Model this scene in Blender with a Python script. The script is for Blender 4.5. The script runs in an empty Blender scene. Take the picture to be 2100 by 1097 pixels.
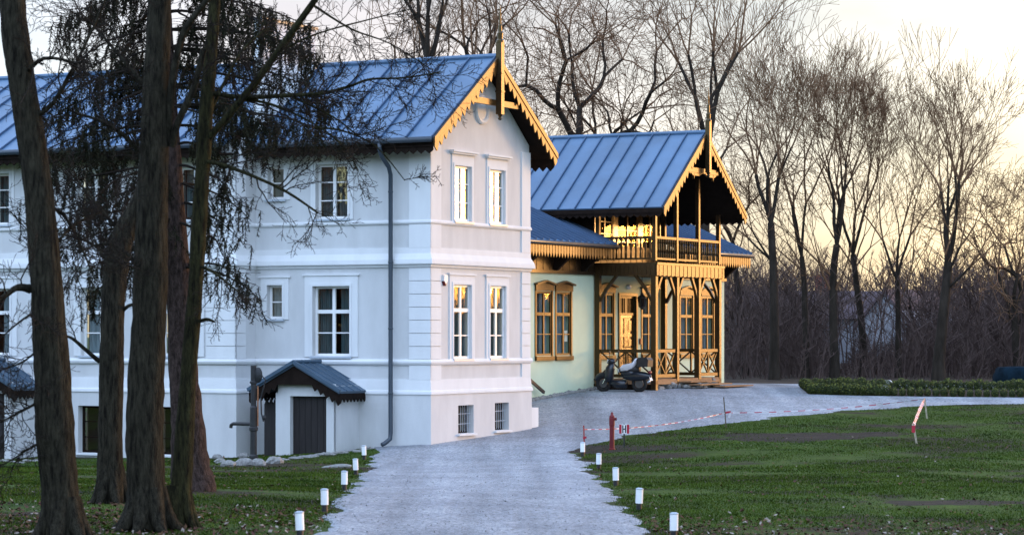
import bpy, bmesh, math, random
import numpy as np
from mathutils import Vector, Matrix
C = bpy.context.scene
col = C.collection
rad = math.radians

# ------------------------------------------------------------------ camera
F, HX, HY, EYE = 5470.0, 1050.0, 687.0, 2.83
cd = bpy.data.cameras.new('camera'); cam = bpy.data.objects.new('camera', cd); col.objects.link(cam)
cam.location = (0, 0, EYE); cam.rotation_euler = (rad(90), 0, 0)
cd.sensor_width = 36; cd.lens = F/2100*36
cd.shift_y = (HY-548.5)/2100
cd.clip_start = 0.5; cd.clip_end = 3000
cd.dof.use_dof = True; cd.dof.focus_distance = 80; cd.dof.aperture_fstop = 4.0
C.camera = cam

# ------------------------------------------------------------------ light
SUN_AZ, SUN_EL = rad(55), rad(5.5)       # azimuth clockwise from +Y
sdir = Vector((math.sin(SUN_AZ)*math.cos(SUN_EL), math.cos(SUN_AZ)*math.cos(SUN_EL), math.sin(SUN_EL)))
w = bpy.data.worlds.new('World'); C.world = w; w.use_nodes = True
def setup_world():
    nt = w.node_tree; N = nt.nodes; L = nt.links; N.clear()
    out = N.new('ShaderNodeOutputWorld'); bg = N.new('ShaderNodeBackground')
    sky = N.new('ShaderNodeTexSky'); sky.sky_type = 'NISHITA'; sky.sun_disc = False
    sky.sun_elevation = SUN_EL; sky.sun_rotation = SUN_AZ
    sky.air_density = 1.0; sky.dust_density = 1.2; sky.ozone_density = 2.0
    # cool the sky slightly, as the photograph's white balance does
    tint = N.new('ShaderNodeMixRGB'); tint.blend_type = 'MULTIPLY'; tint.inputs[0].default_value = 1
    tint.inputs[2].default_value = (0.86, 0.98, 1.22, 1)
    L.new(sky.outputs[0], tint.inputs[1])
    # thin bright cloud veil, warmer and brighter towards the sun
    tc = N.new('ShaderNodeTexCoord')
    dot = N.new('ShaderNodeVectorMath'); dot.operation = 'DOT_PRODUCT'
    dot.inputs[1].default_value = sdir
    L.new(tc.outputs['Generated'], dot.inputs[0])
    mr = N.new('ShaderNodeMapRange'); mr.inputs[1].default_value = 0.45; mr.inputs[2].default_value = 1.0
    L.new(dot.outputs['Value'], mr.inputs[0])
    ramp = N.new('ShaderNodeValToRGB'); e = ramp.color_ramp.elements
    e[0].position = 0.0; e[0].color = (1.36, 1.16, 1.17, 1); e[1].position = 1.0; e[1].color = (11, 5.6, 1.7, 1)
    a = e.new(0.18); a.color = (1.34, 1.13, 1.10, 1)
    a = e.new(0.38); a.color = (1.34, 1.20, 1.08, 1)
    a = e.new(0.52); a.color = (2.1, 1.7, 1.2, 1)
    L.new(mr.outputs[0], ramp.inputs[0])
    mp = N.new('ShaderNodeMapping'); mp.inputs['Scale'].default_value = (1.0, 1.0, 3.2)
    L.new(tc.outputs['Generated'], mp.inputs[0])
    no = N.new('ShaderNodeTexNoise'); no.inputs['Scale'].default_value = 9; no.inputs['Detail'].default_value = 6
    L.new(mp.outputs[0], no.inputs['Vector'])
    cr = N.new('ShaderNodeMapRange'); cr.inputs[1].default_value = 0.38; cr.inputs[2].default_value = 0.62
    L.new(no.outputs[0], cr.inputs[0])
    # cloud shading: some parts a little darker
    shd = N.new('ShaderNodeMapRange'); shd.inputs[3].default_value = 0.80; shd.inputs[4].default_value = 1.14
    L.new(cr.outputs[0], shd.inputs[0])
    cm = N.new('ShaderNodeVectorMath'); cm.operation = 'SCALE'
    L.new(ramp.outputs[0], cm.inputs[0]); L.new(shd.outputs[0], cm.inputs['Scale'])
    # warmer towards the horizon
    sepz = N.new('ShaderNodeSeparateXYZ'); L.new(tc.outputs['Generated'], sepz.inputs[0])
    wz = N.new('ShaderNodeMapRange'); wz.inputs[1].default_value = .085; wz.inputs[2].default_value = .0; L.new(sepz.outputs['Z'], wz.inputs[0])
    wm = N.new('ShaderNodeMixRGB'); wm.blend_type = 'MULTIPLY'; wm.inputs[2].default_value = (1.12, .96, .68, 1)
    L.new(wz.outputs[0], wm.inputs[0]); L.new(cm.outputs[0], wm.inputs[1])
    # veil only low in the western half of the sky
    sep = N.new('ShaderNodeSeparateXYZ'); L.new(tc.outputs['Generated'], sep.inputs[0])
    hz = N.new('ShaderNodeMapRange'); hz.inputs[1].default_value = 0.42; hz.inputs[2].default_value = 0.12
    L.new(sep.outputs['Z'], hz.inputs[0])
    sd = N.new('ShaderNodeMapRange'); sd.inputs[1].default_value = 0.15; sd.inputs[2].default_value = 0.5
    L.new(dot.outputs['Value'], sd.inputs[0])
    m1 = N.new('ShaderNodeMath'); m1.operation = 'MULTIPLY'; L.new(hz.outputs[0], m1.inputs[0]); L.new(sd.outputs[0], m1.inputs[1])
    m2 = N.new('ShaderNodeMath'); m2.operation = 'MULTIPLY'; m2.inputs[1].default_value = 0.85; L.new(m1.outputs[0], m2.inputs[0])
    mix = N.new('ShaderNodeMixRGB'); L.new(m2.outputs[0], mix.inputs[0]); L.new(tint.outputs[0], mix.inputs[1]); L.new(wm.outputs[0], mix.inputs[2])
    # pale blue veil over the eastern half of the sky
    n5 = N.new('ShaderNodeTexNoise'); n5.inputs['Scale'].default_value = 3; n5.inputs['Detail'].default_value = 5; L.new(mp.outputs[0], n5.inputs['Vector'])
    v5 = N.new('ShaderNodeMapRange'); v5.inputs[1].default_value = .35; v5.inputs[2].default_value = .65; v5.inputs[3].default_value = .55; v5.inputs[4].default_value = .95; L.new(n5.outputs[0], v5.inputs[0])
    ea = N.new('ShaderNodeMapRange'); ea.inputs[1].default_value = .62; ea.inputs[2].default_value = .1; L.new(dot.outputs['Value'], ea.inputs[0])
    up = N.new('ShaderNodeMapRange'); up.inputs[1].default_value = .02; up.inputs[2].default_value = .3; L.new(sep.outputs['Z'], up.inputs[0])
    m5 = N.new('ShaderNodeMath'); m5.operation = 'MULTIPLY'; L.new(v5.outputs[0], m5.inputs[0]); L.new(ea.outputs[0], m5.inputs[1])
    m6 = N.new('ShaderNodeMath'); m6.operation = 'MULTIPLY'; L.new(m5.outputs[0], m6.inputs[0]); L.new(up.outputs[0], m6.inputs[1])
    mixe = N.new('ShaderNodeMixRGB'); mixe.inputs[2].default_value = (3.0, 3.75, 5.1, 1)
    L.new(m6.outputs[0], mixe.inputs[0]); L.new(tint.outputs[0], mixe.inputs[1]); L.new(mixe.outputs[0], mix.inputs[1])
    bg.inputs['Strength'].default_value = 0.15
    L.new(mix.outputs[0], bg.inputs['Color']); L.new(bg.outputs[0], out.inputs[0])
setup_world()
sl = bpy.data.lights.new('sun', 'SUN'); sun = bpy.data.objects.new('sun', sl); col.objects.link(sun)
sl.energy = 0.5; sl.angle = rad(9.0); sl.color = (1.0, 0.52, 0.18)
sun.rotation_euler = (-sdir).to_track_quat('-Z', 'Y').to_euler()
sun.location = (60, 40, 30)
C.view_settings.view_transform = 'Standard'; C.view_settings.look = 'None'
C.view_settings.exposure = 2.2; C.view_settings.gamma = 1
C.cycles.max_bounces = 6; C.cycles.diffuse_bounces = 3; C.cycles.glossy_bounces = 3; C.cycles.transparent_max_bounces = 12
C.cycles.sample_clamp_indirect = 6

# ------------------------------------------------------------------ helpers
class MB:
    def __init__(s): s.v = []; s.f = []; s.m = []
    def add(s, vs, fs, mi=0):
        o = len(s.v); s.v.extend([tuple(x) for x in vs])
        for f in fs: s.f.append(tuple(i+o for i in f)); s.m.append(mi)
    def box(s, x0, x1, y0, y1, z0, z1, mi=0, f=None):
        vs = [(x0,y0,z0),(x1,y0,z0),(x1,y1,z0),(x0,y1,z0),(x0,y0,z1),(x1,y0,z1),(x1,y1,z1),(x0,y1,z1)]
        if f: vs = [f(*p) for p in vs]
        s.add(vs, [(3,2,1,0),(4,5,6,7),(0,1,5,4),(1,2,6,5),(2,3,7,6),(3,0,4,7)], mi)
    def prism(s, poly, f, d0, d1, mi=0):
        n = len(poly)
        vs = [f(u, z, d0) for u, z in poly]+[f(u, z, d1) for u, z in poly]
        fs = [tuple(range(n)), tuple(range(2*n-1, n-1, -1))]+[(i, (i+1) % n, (i+1) % n+n, i+n) for i in range(n)]
        s.add(vs, fs, mi)
    def bar(s, p, q, w1, w2, up=(0,0,1), mi=0):
        p = Vector(p); q = Vector(q); d = (q-p).normalized(); u = Vector(up)
        if abs(d.dot(u)) > .98: u = Vector((1,0,0))
        x = d.cross(u).normalized()*w1/2; y = x.cross(d).normalized()*w2/2
        vs = [p-x-y, p+x-y, p+x+y, p-x+y, q-x-y, q+x-y, q+x+y, q-x+y]
        s.add(vs, [(3,2,1,0),(4,5,6,7),(0,1,5,4),(1,2,6,5),(2,3,7,6),(3,0,4,7)], mi)
    def tube(s, pts, rs, n=6, mi=0, cap=True, wob=0, rng=None):
        pts = [Vector(p) for p in pts]; m = len(pts)
        if not hasattr(rs, '__len__'): rs = [rs]*m
        o = len(s.v); prev = None
        for i in range(m):
            d = (pts[min(i+1, m-1)]-pts[max(i-1, 0)])
            if d.length < 1e-6: d = Vector((0,0,1))
            d.normalize()
            if prev is None:
                u = Vector((0,1,0)) if abs(d.y) < .9 else Vector((1,0,0))
                x = d.cross(u).normalized()
            else:
                x = (prev-d*prev.dot(d))
                if x.length < 1e-5: x = d.orthogonal()
                x.normalize()
            prev = x; y = d.cross(x)
            for k in range(n):
                a = 2*math.pi*k/n; r = rs[i]*(1+(rng.uniform(-wob, wob) if rng else 0))
                s.v.append(tuple(pts[i]+x*(math.cos(a)*r)+y*(math.sin(a)*r)))
        for i in range(m-1):
            for k in range(n):
                s.f.append((o+i*n+k, o+i*n+(k+1) % n, o+(i+1)*n+(k+1) % n, o+(i+1)*n+k)); s.m.append(mi)
        if cap and n > 2:
            s.f.append(tuple(o+k for k in range(n-1, -1, -1))); s.m.append(mi)
            s.f.append(tuple(o+(m-1)*n+k for k in range(n))); s.m.append(mi)
    def lathe(s, prof, c=(0,0,0), n=16, mi=0, M=None):
        o = len(s.v)
        for r, z in prof:
            for k in range(n):
                a = 2*math.pi*k/n; p = Vector((r*math.cos(a), r*math.sin(a), z))
                if M: p = M @ p
                s.v.append(tuple(p+Vector(c)))
        for i in range(len(prof)-1):
            for k in range(n):
                s.f.append((o+i*n+k, o+i*n+(k+1) % n, o+(i+1)*n+(k+1) % n, o+(i+1)*n+k)); s.m.append(mi)
        s.f.append(tuple(o+k for k in range(n-1, -1, -1))); s.m.append(mi)
        s.f.append(tuple(o+(len(prof)-1)*n+k for k in range(n))); s.m.append(mi)
    def ellipsoid(s, c, r, n=14, m=9, mi=0, rng=None, wob=0, M=None):
        o = len(s.v)
        for i in range(m+1):
            t = math.pi*i/m
            for k in range(n):
                a = 2*math.pi*k/n; j = 1+(rng.uniform(-wob, wob) if rng else 0)
                p = Vector((r[0]*math.sin(t)*math.cos(a)*j, r[1]*math.sin(t)*math.sin(a)*j, -r[2]*math.cos(t)*j))
                if M: p = M @ p
                s.v.append(tuple(p+Vector(c)))
        for i in range(m):
            for k in range(n):
                s.f.append((o+i*n+k, o+i*n+(k+1) % n, o+(i+1)*n+(k+1) % n, o+(i+1)*n+k)); s.m.append(mi)
    def build(s, name, mats, parent=None, smooth=False, loc=None, recalc=True):
        me = bpy.data.meshes.new(name); me.from_pydata(s.v, [], s.f)
        if not isinstance(mats, (list, tuple)): mats = [mats]
        for m in mats: me.materials.append(m)
        if len(mats) > 1: me.polygons.foreach_set('material_index', s.m)
        if smooth: me.polygons.foreach_set('use_smooth', [True]*len(me.polygons))
        if recalc and len(s.f) < 60000:
            bm = bmesh.new(); bm.from_mesh(me); bmesh.ops.recalc_face_normals(bm, faces=bm.faces); bm.to_mesh(me); bm.free()
        me.update()
        o = bpy.data.objects.new(name, me); col.objects.link(o)
        if parent is not None:
            o.parent = parent
            if loc is None and 'org' in parent: o.location = [-x for x in parent['org']]
        if loc is not None: o.location = loc
        return o
def tag(o, label=None, cat=None, group=None, kind=None):
    if label: o['label'] = label
    if cat: o['category'] = cat
    if group: o['group'] = group
    if kind: o['kind'] = kind
    return o
def empty(name, loc, rz=0, label=None, cat=None, group=None):
    o = bpy.data.objects.new(name, None); col.objects.link(o); o.location = loc; o.rotation_euler = (0,0,rz)
    o.empty_display_size = .3
    return tag(o, label, cat, group)
def copy_tree(o, parent=None):
    c = o.copy(); col.objects.link(c)
    if parent is not None: c.parent = parent
    for ch in list(o.children): copy_tree(ch, c)
    return c

# ------------------------------------------------------------------ materials
def pmat(name, base, rough=.7, var=.0, scale=3.0, spec=.5, bump=0, bscale=40, metal=0, coat=0, base2=None, detail=5, stretch=None, lo=.35, hi=.65):
    m = bpy.data.materials.new(name); m.use_nodes = True
    nt = m.node_tree; N = nt.nodes; L = nt.links; b = N['Principled BSDF']
    b.inputs['Roughness'].default_value = rough; b.inputs['Metallic'].default_value = metal
    b.inputs['Specular IOR Level'].default_value = spec
    if coat: b.inputs['Coat Weight'].default_value = coat; b.inputs['Coat Roughness'].default_value = .15
    b.inputs['Base Color'].default_value = (*base, 1)
    tc = N.new('ShaderNodeTexCoord'); src = tc.outputs['Object']
    if stretch:
        mp = N.new('ShaderNodeMapping'); mp.inputs['Scale'].default_value = stretch; L.new(src, mp.inputs[0]); src = mp.outputs[0]
    if var or base2:
        no = N.new('ShaderNodeTexNoise'); no.inputs['Scale'].default_value = scale; no.inputs['Detail'].default_value = detail
        no.inputs['Roughness'].default_value = .62
        L.new(src, no.inputs['Vector'])
        r = N.new('ShaderNodeValToRGB'); e = r.color_ramp.elements; e[0].position = lo; e[1].position = hi
        c1 = [x*(1-var) for x in base]; c2 = base2 if base2 else [min(1, x*(1+var)) for x in base]
        e[0].color = (*c1, 1); e[1].color = (*c2, 1)
        L.new(no.outputs[0], r.inputs[0]); L.new(r.outputs[0], b.inputs['Base Color'])
    if bump:
        n2 = N.new('ShaderNodeTexNoise'); n2.inputs['Scale'].default_value = bscale; n2.inputs['Detail'].default_value = 4
        L.new(src, n2.inputs['Vector'])
        bp = N.new('ShaderNodeBump'); bp.inputs['Strength'].default_value = bump; bp.inputs['Distance'].default_value = .05
        L.new(n2.outputs[0], bp.inputs['Height']); L.new(bp.outputs[0], b.inputs['Normal'])
    return m
def glass_mat(name, tint=(.75,.85,.85), f0=.10, wave=.5, refl=(.8,.62,.40)):  # refl puts the sky's warm glow into the reflection colour
    m = bpy.data.materials.new(name); m.use_nodes = True
    nt = m.node_tree; N = nt.nodes; L = nt.links; N.clear()
    out = N.new('ShaderNodeOutputMaterial'); mx = N.new('ShaderNodeMixShader')
    tr = N.new('ShaderNodeBsdfTransparent'); tr.inputs[0].default_value = (*tint, 1)
    gl = N.new('ShaderNodeBsdfGlossy'); gl.inputs['Roughness'].default_value = .015; gl.inputs['Color'].default_value = (*refl, 1)
    lw = N.new('ShaderNodeLayerWeight'); lw.inputs[0].default_value = .5
    p = N.new('ShaderNodeMath'); p.operation = 'POWER'; p.inputs[1].default_value = 4.0; L.new(lw.outputs['Facing'], p.inputs[0])
    ma = N.new('ShaderNodeMath'); ma.operation = 'MULTIPLY_ADD'; ma.inputs[1].default_value = 1-f0; ma.inputs[2].default_value = f0
    L.new(p.outputs[0], ma.inputs[0]); L.new(ma.outputs[0], mx.inputs[0])
    tc = N.new('ShaderNodeTexCoord'); no = N.new('ShaderNodeTexNoise'); no.inputs['Scale'].default_value = 1.6; no.inputs['Detail'].default_value = 2
    L.new(tc.outputs['Object'], no.inputs['Vector'])
    bp = N.new('ShaderNodeBump'); bp.inputs['Strength'].default_value = wave; bp.inputs['Distance'].default_value = .006
    L.new(no.outputs[0], bp.inputs['Height']); L.new(bp.outputs[0], gl.inputs['Normal'])
    L.new(tr.outputs[0], mx.inputs[1]); L.new(gl.outputs[0], mx.inputs[2]); L.new(mx.outputs[0], out.inputs[0])
    return m
M = {}
M['field'] = pmat('render_grey', (.57,.575,.58), .92, .065, 1.6, .15, .12, 60, stretch=(1,1,.35), detail=8)
M['trim'] = pmat('plaster_white', (.68,.69,.70), .9, .04, 1.8, .15, .08, 60, stretch=(1,1,.35), detail=8)
M['white'] = pmat('white_paint', (.78,.78,.78), .45, .02, 4, .4)
M['mint'] = pmat('mint_plaster', (.62,.69,.50), .92, .04, 1.0, .15, .12, 60)
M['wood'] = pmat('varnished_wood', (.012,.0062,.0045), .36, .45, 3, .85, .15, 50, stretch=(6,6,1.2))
M['wood_sunlit'] = pmat('sunlit_wood', (.028,.012,.0035), .44, .5, 3, .80, .12, 50, stretch=(5,5,2))  # copy for sun-facing timbers; the low sun's gold put into the colour
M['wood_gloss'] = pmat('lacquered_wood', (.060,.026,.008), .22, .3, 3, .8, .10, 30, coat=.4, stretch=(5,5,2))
M['wood_dark_shade'] = pmat('dark_shaded_wood', (.014,.009,.007), .85, .3, 4, .08, .15, 40)  # dark copy of the timber; shade of eaves and side faces put in
for k_ in ('wood','wood_sunlit','wood_gloss'): M[k_].node_tree.nodes['Principled BSDF'].inputs['Specular Tint'].default_value = (1.0,.72,.34,1)  # warm sun sheen put into the timber's specular tint
M['roof'] = pmat('seam_metal', (.070,.134,.225), .47, .16, .5, .5, .10, 1.3, detail=7)
M['seam'] = pmat('roof_seam', (.045,.085,.155), .5, .1, 2, .3)  # the ribs' shadow side put into a darker metal colour
M['roof_dark'] = pmat('seam_metal_dark', (.045,.082,.125), .45, .12, 1.5, .5)
M['pipe'] = pmat('zinc_pipe', (.035,.05,.07), .4, .1, 3, .5)
M['glass'] = glass_mat('window_glass', f0=.17)
M['glass_gold_refl'] = glass_mat('window_glass_gold_refl', f0=.045, wave=.9, refl=(.42,.26,.10))  # golden sky reflection put into the gloss colour
M['curtain'] = pmat('curtain', (.13,.17,.18), .9, .2, 6, .1, stretch=(3,3,.3))
M['curtain_w'] = pmat('net_curtain', (.40,.42,.45), .9, .25, 6, .1, stretch=(3,3,.3))
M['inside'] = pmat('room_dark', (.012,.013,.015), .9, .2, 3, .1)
M['door_dark'] = pmat('door_dark', (.020,.016,.016), .6, .3, 3, .3, stretch=(8,8,.6))
M['sill_m'] = pmat('sill_metal', (.42,.47,.53), .4, .05, 4, .5)
M['gravelstone'] = pmat('field_stone', (.23,.225,.215), .9, .3, 6, .2, .5, 9)
M['black'] = pmat('black_iron', (.018,.018,.02), .5, .3, 8, .4)
M['copper'] = pmat('rust_rod', (.30,.13,.06), .45, .2, 10, .4)
M['red'] = pmat('red_paint', (.13,.005,.010), .5, .18, 6, .4)
M['tape_r'] = pmat('tape_red', (.40,.018,.040), .5, .1, 8, .3)
M['signwhite'] = pmat('sign_white', (.75,.75,.75), .5, .03, 5, .4)
M['lampwhite'] = pmat('lamp_diffuser', (.80,.82,.84), .4, .03, 8, .4)
M['stake'] = pmat('stake_wood', (.10,.075,.05), .8, .3, 8, .2)
M['stake_pale'] = pmat('stake_pale_wood', (.36,.31,.23), .8, .3, 8, .2)
M['stake_red'] = pmat('stake_red', (.28,.06,.05), .7, .3, 8, .2)
M['bark'] = pmat('bark_moss', (.014,.0125,.010), .95, .3, 9, .05, 1.0, 26, base2=(.046,.041,.029), stretch=(2.4,2.4,.45), detail=9)
M['bark_green'] = pmat('bark_moss_green', (.015,.0135,.010), .95, .3, 10, .05, 1.0, 28, base2=(.046,.044,.020), stretch=(2.4,2.4,.45), detail=9)  # bark with a greener second tone
M['bark_spruce'] = pmat('bark_spruce', (.030,.021,.018), .95, .4, 7, .1, 1.0, 18, base2=(.075,.052,.045), stretch=(2.5,2.5,.9))
M['twig'] = pmat('twig', (.018,.014,.011), .9, .3, 5, .1)
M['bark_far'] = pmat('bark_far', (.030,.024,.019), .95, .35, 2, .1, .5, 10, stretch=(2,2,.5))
M['twig_far'] = pmat('twig_far', (.15,.085,.048), .95, .3, .8, .1)  # warm brown of backlit twigs put into the base colour
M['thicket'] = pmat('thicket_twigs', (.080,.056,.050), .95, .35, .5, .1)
M['needle'] = pmat('spruce_needles', (.014,.018,.010), .85, .35, 3, .05, base2=(.028,.026,.015))
M['dryleaf'] = pmat('dry_leaf', (.16,.07,.035), .8, .4, 9, .2)
M['boxleaf'] = pmat('box_leaf', (.024,.038,.010), .6, .35, 9, .2, base2=(.045,.060,.013))
M['boxtip'] = pmat('box_new_leaf', (.15,.16,.025), .6, .25, 9, .3)
M['soil'] = pmat('soil', (.030,.024,.019), .95, .35, 3, .1, .6, 12)
M['cloth'] = pmat('seat_cover', (.62,.62,.66), .7, .12, 5, .3, .4, 9)
M['scoot'] = pmat('scooter_paint', (.008,.012,.020), .28, .1, 5, .5, coat=.2)
M['chrome'] = pmat('chrome', (.62,.64,.66), .18, .05, 5, .5, metal=1)
M['rim'] = pmat('wheel_rim', (.06,.06,.065), .4, .1, 5, .5)
M['rubber'] = pmat('rubber', (.015,.015,.016), .8, .2, 20, .3)
M['carpaint'] = pmat('car_paint', (.004,.012,.020), .9, .4, 3, .08)
M['carglass'] = pmat('car_glass', (.01,.012,.014), .08, .1, 3, .6)
M['barnwall'] = pmat('barn_wall', (.20,.20,.22), .9, .15, .6, .15)
M['barnroof'] = pmat('barn_roof', (.075,.055,.06), .9, .2, 1.2, .15)
M['brick'] = pmat('red_brick', (.22,.085,.06), .9, .25, 5, .1)
M['deck'] = pmat('deck_plank', (.26,.145,.075), .7, .25, 3, .3, stretch=(1,7,4))

# ------------------------------------------------------------------ terrain
def pxw(px, py, Y): return Vector(((px-HX)/F*Y, Y, EYE-(py-HY)/F*Y))
CP = [(882,908,70),(1088,880,75.1),(520,935,72.5),(487,937,71.6),(0,934,75.2),(-300,936,78),
      (1100,820,84.3),(1215,800,88),(1345,800,87),(1480,790,91.9),
      (747,941,67),(730,975,57),(706,1006,48),(666,1050,40.5),(616,1103,35),
      (1195,935,67),(1228,962,59),(1263,996,50.5),(1310,1046,42.5),(1382,1098,37),
      (1254,922,66.5),(1280,918,67.5),(1490,878,73.8),(1880,908,67),(1902,856,77),(1665,808,88),(2100,815,86.5),
      (1600,788,99),(2100,1097,39),(1700,1000,48),(372,1075,36),(398,1003,45),(125,1112,34),(0,960,66),(300,955,64)]
cps = [tuple(pxw(*c)) for c in CP]+[(0,125,1.0),(40,130,1.0),(-40,130,.8),(25,118,1.0),(-15,18,.3),(0,18,.3),(15,18,.3),(-32,60,-.4),(34,60,.2),(-42,100,.0),(45,95,.9)]
cps = np.array(cps)
def _U(r2): return np.where(r2 > 1e-9, r2*np.log(r2+1e-12)*.5, 0)
def _fit():
    n = len(cps); P = np.c_[np.ones(n), cps[:,0], cps[:,1]]
    K = _U(((cps[:,None,:2]-cps[None,:,:2])**2).sum(2))+np.eye(n)*6.0
    A = np.zeros((n+3, n+3)); A[:n,:n] = K; A[:n,n:] = P; A[n:,:n] = P.T
    return np.linalg.solve(A, np.r_[cps[:,2], 0, 0, 0])
_sol = _fit()
def ground(X, Y):
    X = np.asarray(X, float); Y = np.asarray(Y, float)
    xc = np.clip(X, -34, 38); yc = np.clip(Y, 14, 122)
    sh = xc.shape; x = xc.ravel(); y = yc.ravel()
    z = _U((x[:,None]-cps[None,:,0])**2+(y[:,None]-cps[None,:,1])**2) @ _sol[:-3] + _sol[-3]+_sol[-2]*x+_sol[-1]*y
    return z.reshape(sh)
def gz(x, y): return float(ground(np.array([x]), np.array([y]))[0])
_ys = np.concatenate([np.arange(16, 130, .1)])
def pg(px, py):
    """where the sight line of a photograph point meets the terrain"""
    u = (px-HX)/F; s = (py-HY)/F
    g = ground(u*_ys, _ys)-(EYE-s*_ys)
    i = int(np.argmax(g > 0))
    if g[i] <= 0: i = len(_ys)-1
    if i > 0:
        t = g[i-1]/(g[i-1]-g[i]); Y = _ys[i-1]+t*.1
    else: Y = _ys[0]
    return Vector((u*Y, Y, gz(u*Y, Y)))

th = rad(27.4); Ax = Vector((math.sin(th), math.cos(th), 0)); Bx = Vector((-math.cos(th), math.sin(th), 0))
C0 = Vector(((882-1050)/F*70, 70, 0)); RZ = math.atan2(Ax.y, Ax.x)
def PW(a, b, z=0): return C0+Ax*a+Bx*b+Vector((0,0,z))

def grid_mesh(name, xs, ys, mat, dz=0, zf=None):
    X, Y = np.meshgrid(xs, ys); Z = ground(X, Y)+dz
    if zf is not None: Z = Z+zf(X, Y)
    v = np.c_[X.ravel(), Y.ravel(), Z.ravel()]; nx = len(xs); ny = len(ys)
    i = np.arange(nx*ny).reshape(ny, nx)
    f = np.stack([i[:-1,:-1], i[:-1,1:], i[1:,1:], i[1:,:-1]], -1).reshape(-1, 4)
    me = bpy.data.meshes.new(name); me.from_pydata(v.tolist(), [], f.tolist()); me.materials.append(mat)
    me.polygons.foreach_set('use_smooth', [True]*len(me.polygons))
    o = bpy.data.objects.new(name, me); col.objects.link(o); return o
def lawn_mat():
    m = bpy.data.materials.new('lawn'); m.use_nodes = True
    nt = m.node_tree; N = nt.nodes; L = nt.links; b = N['Principled BSDF']; b.inputs['Roughness'].default_value = .95
    b.inputs['Specular IOR Level'].default_value = .1
    tc = N.new('ShaderNodeTexCoord')
    n1 = N.new('ShaderNodeTexNoise'); n1.inputs['Scale'].default_value = 1.6; n1.inputs['Detail'].default_value = 8; n1.inputs['Roughness'].default_value = .7
    L.new(tc.outputs['Object'], n1.inputs['Vector'])
    r1 = N.new('ShaderNodeValToRGB'); e = r1.color_ramp.elements
    e[0].position = .33; e[0].color = (.020,.038,.006,1); e[1].position = .7; e[1].color = (.055,.092,.014,1)
    L.new(n1.outputs[0], r1.inputs[0])
    n2 = N.new('ShaderNodeTexNoise'); n2.inputs['Scale'].default_value = .22; n2.inputs['Detail'].default_value = 7; n2.inputs['Roughness'].default_value = .68
    L.new(tc.outputs['Object'], n2.inputs['Vector'])
    r2 = N.new('ShaderNodeValToRGB'); e = r2.color_ramp.elements
    e[0].position = .50; e[0].color = (0,0,0,1); e[1].position = .58; e[1].color = (1,1,1,1)
    L.new(n2.outputs[0], r2.inputs[0])
    mx = N.new('ShaderNodeMixRGB'); mx.inputs[2].default_value = (.030,.023,.017,1)
    L.new(r2.outputs[0], mx.inputs[0]); L.new(r1.outputs[0], mx.inputs[1]); L.new(mx.outputs[0], b.inputs['Base Color'])
    n3 = N.new('ShaderNodeTexNoise'); n3.inputs['Scale'].default_value = 14; n3.inputs['Detail'].default_value = 4
    L.new(tc.outputs['Object'], n3.inputs['Vector'])
    bp = N.new('ShaderNodeBump'); bp.inputs['Strength'].default_value = .8; bp.inputs['Distance'].default_value = .06
    L.new(n3.outputs[0], bp.inputs['Height']); L.new(bp.outputs[0], b.inputs['Normal'])
    return m
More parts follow.
